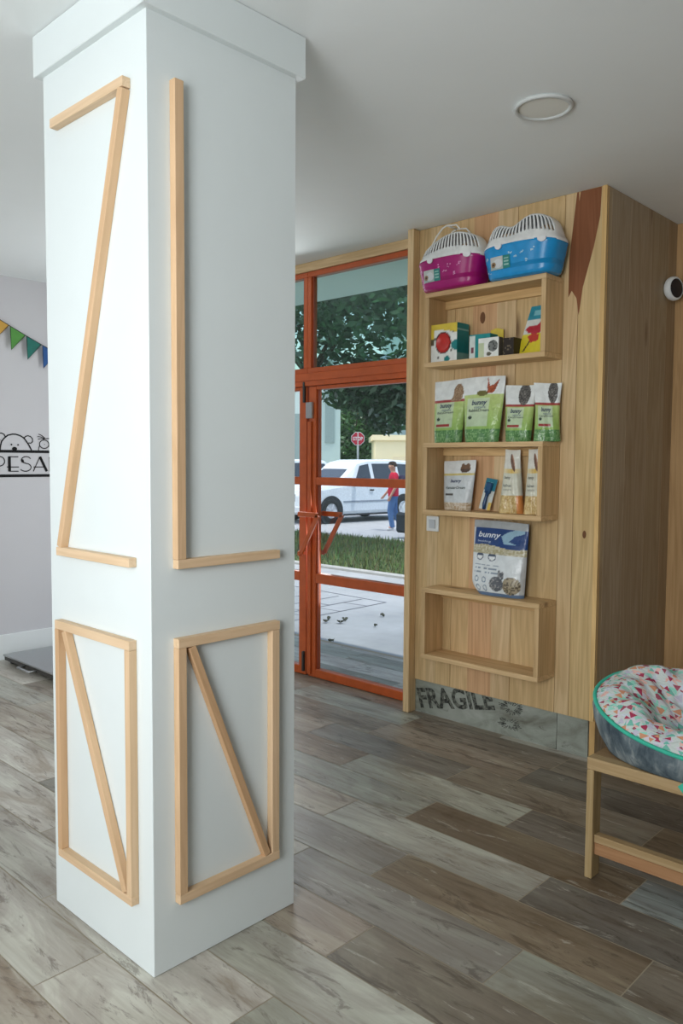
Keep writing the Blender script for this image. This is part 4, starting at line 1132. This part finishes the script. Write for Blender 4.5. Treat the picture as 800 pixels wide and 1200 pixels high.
# trees
def m_leaf(name):
    n=NT(name); col=n.attr('Col').outputs['Color']
    d=n.n('ShaderNodeBsdfDiffuse'); n.l(col,d.inputs[0]); t=n.n('ShaderNodeBsdfTranslucent'); n.l(n.mix(1.0,col,(1.3,1.5,.8,1),'MULTIPLY'),t.inputs[0])
    g=n.n('ShaderNodeBsdfGlossy'); g.inputs['Roughness'].default_value=.35
    m=n.n('ShaderNodeMixShader'); m.inputs[0].default_value=.3; n.l(d.outputs[0],m.inputs[1]); n.l(t.outputs[0],m.inputs[2])
    m2=n.n('ShaderNodeMixShader'); m2.inputs[0].default_value=.07; n.l(m.outputs[0],m2.inputs[1]); n.l(g.outputs[0],m2.inputs[2])
    return n.done(m2.outputs[0])
LEAF=m_leaf('tree_leaf'); BARK=m_simple('tree_bark',lin((84,72,60)),.95,.1,.25,12)
def tree(label,pos,cz,rad,nl,ls,dark,seed,trunk_r=.14,blobs=9,extra=()):
    r=thing('tree',label,'tree',pos,0,None); rg=random.Random(seed)
    q=MB(); q.tube([(0,0,0),(.05,.03,cz*.4),(-.03,.02,cz*.7),(0,0,cz)],[trunk_r*1.3,trunk_r,trunk_r*.85,trunk_r*.4],n=10)
    for k in range(6):
        a=k*1.05+seed; q.tube([(0,0,cz*.62),(rad[0]*.35*math.cos(a),rad[1]*.35*math.sin(a),cz*.85),(rad[0]*.7*math.cos(a),rad[1]*.7*math.sin(a),cz+rad[2]*.1)],[trunk_r*.5,trunk_r*.3,.02],n=6)
    q.build('trunk',BARK,r)
    bl=[]
    for k in range(blobs):
        while True:
            p=Vector((rg.uniform(-1,1),rg.uniform(-1,1),rg.uniform(-1,1)))
            if p.length<1: break
        bl.append((Vector((p.x*rad[0]*.75,p.y*rad[1]*.75,cz+p.z*rad[2]*.75)),rg.uniform(.35,.55)))
    for e_,z_,s_ in extra: bl.append((Vector((e_.x-pos.x,e_.y-pos.y,z_)),s_))
    vs=[];fs=[];cs=[]
    for k in range(nl):
        c,s_=rg.choice(bl)
        v=Vector((rg.gauss(0,1),rg.gauss(0,1),rg.gauss(0,1))).normalized()*rg.random()**.4
        p=c+Vector((v.x*rad[0]*s_,v.y*rad[1]*s_,v.z*rad[2]*s_))
        a=Vector((rg.gauss(0,1),rg.gauss(0,1),rg.gauss(0,.6))).normalized(); bq=a.cross(Vector((rg.gauss(0,1),rg.gauss(0,1),rg.gauss(0,1)))).normalized()
        l=ls*rg.uniform(.6,1.3); n=len(vs)
        vs+=[p-a*l,p-bq*l*.42,p+a*l,p+bq*l*.42]; fs.append((n,n+1,n+2,n+3))
        t=rg.random(); base=dark; c2=lin(tuple(x*(.75+.5*t) for x in base)); cs+=[c2]*4
    q=MB(); q.add(vs,fs,cs); q.build('foliage',LEAF,r)
p=at(362,16.2); p.z=-.1
tree('big dark tree at the kerb filling the glass above the door',p,5.3,(3.6,2.2,2.9),17000,.105,(60,94,66),5,.10,20,extra=[(at(454,15.6),2.55,.15),(at(444,15.8),2.95,.19),(at(470,15.6),3.1,.22),(at(420,15.8),3.0,.2),(at(405,16),3.3,.24)])
p=at(414,54); p.z=-.25
tree('tall green tree across the street behind the stop sign',p,4.6,(1.9,2.0,4.4),9000,.19,(66,104,54),13,.15,12)
# buildings across the street
def building(label,pos,rz,w,d_,h,col,wincol,rows,colsn,base=None):
    r=thing('building',label,'building',pos,rz); m=m_simple('render_'+str(len(bpy.data.materials)),lin(col),.85,.2,.03,1.2)
    q=MB(); q.box((-w/2,0,0),(w/2,d_,h)); q.build('wall',m,r)
    q=MB(); q.box((-w/2-.15,-.15,h+.001),(w/2+.15,d_+.15,h+.25)); q.build('roof',m,r)
    for i in range(rows):
        for j in range(colsn):
            x=-w/2+w*(j+.5)/colsn; z=h*(i+.5)/rows
            q=MB(); q.box((x-w/colsn*.22,-.05,z-h/rows*.22),(x+w/colsn*.22,-.001,z+h/rows*.22),lin(wincol)); q.build('window',CARD,r)
p=at(386,40); p.z=-.25; building('tall narrow pale grey green building left of the tree across the street',p,ang,1.05,4,9.5,(176,196,190),(140,160,156),1,1)
p=at(352,44); p.z=-.25; building('pale building behind the left door leaf across the street',p,ang,1.9,4,6.0,(214,226,222),(160,176,174),1,1)
p=at(441,62); p.z=-.25; building('narrow blue grey building beside the cream wall across the street',p,ang,1.55,4,9.6,(150,170,184),(140,158,170),1,1)
p=at(476,38); p.z=-.25; building('low cream building at the right across the street',p,ang,2.95,5,2.75,(240,226,184),(236,220,180),1,1)
p=at(484,80); p.z=-.25; building('grey green tower block behind the cream building',p,ang,5.6,6,15,(160,184,180),(136,158,156),1,1)

# ------------------------------------------------------------------ light
w=bpy.data.worlds.new('sky'); S.world=w; w.use_nodes=True; nt=w.node_tree; nt.nodes.clear()
sk=nt.nodes.new('ShaderNodeTexSky'); sk.sky_type='NISHITA'; sk.sun_disc=False; sk.sun_elevation=math.radians(62); sk.sun_rotation=math.radians(200); sk.air_density=1.3; sk.dust_density=3.0
bg=nt.nodes.new('ShaderNodeBackground'); bg.inputs[1].default_value=.30
wo=nt.nodes.new('ShaderNodeOutputWorld'); nt.links.new(sk.outputs[0],bg.inputs[0]); nt.links.new(bg.outputs[0],wo.inputs[0])
sun=bpy.data.lights.new('sun','SUN'); sun.energy=2.5; sun.angle=math.radians(1.0); sun.color=(1,.97,.92)
so=bpy.data.objects.new('sun',sun); COL.objects.link(so); so.rotation_euler=Vector((-.28,-.10,-1)).to_track_quat('-Z','Y').to_euler()
def area(name,loc,to,sx,sy,e,col):
    l=bpy.data.lights.new(name,'AREA'); l.shape='RECTANGLE'; l.size=sx; l.size_y=sy; l.energy=e; l.color=col
    o=bpy.data.objects.new(name,l); COL.objects.link(o); o.location=loc; o.rotation_euler=(Vector(to)-Vector(loc)).to_track_quat('-Z','Y').to_euler(); return o
area('back_fill',(-3.0,YB+.05,1.4),(-2.6,2,1.6),4.2,2.2,96,(.95,.98,1.0))  # area lamp added for unseen back windows; the wall itself has none
area('door_daylight',(-4.5,Yd-.12,1.6),(-4.0,0,1.2),1.4,2.2,30,(.93,.98,1.0))
rl=area('pillar_fill',(-.3,-1.5,1.9),(-2.0,1.9,1.6),1.2,1.2,35,(.96,.985,1)); rl.data.spread=math.radians(110)  # added fill lamp aimed at the pillar's right face, no fixture there
area('ceiling_fill',(-1.2,-1.6,.8),(-1.7,.6,2.84),1.6,1.2,26,(.97,.99,1))  # added lamp that lifts the ceiling in place of bounced light

# ------------------------------------------------------------------ camera
yaw,pitch,roll,fpx=.7615,-.0633,.0063,938.9589
f=Vector((-math.sin(yaw)*math.cos(pitch),math.cos(yaw)*math.cos(pitch),math.sin(pitch)))
r0=Vector((math.cos(yaw),math.sin(yaw),0)); u0=r0.cross(f)
r2=r0*math.cos(roll)+u0*math.sin(roll); u2=u0*math.cos(roll)-r0*math.sin(roll)
cam=bpy.data.cameras.new('camera'); co=bpy.data.objects.new('camera',cam); COL.objects.link(co)
M=Matrix((r2,u2,-f)).transposed().to_4x4(); M.translation=Vector((0,0,1.5)); co.matrix_world=M
cam.sensor_fit='VERTICAL'; cam.sensor_height=36; cam.lens=fpx/1200*36; cam.clip_start=.05; cam.clip_end=300
S.camera=co
S.view_settings.view_transform='Standard'; S.view_settings.look='None'; S.view_settings.exposure=0.0; S.view_settings.gamma=1.0
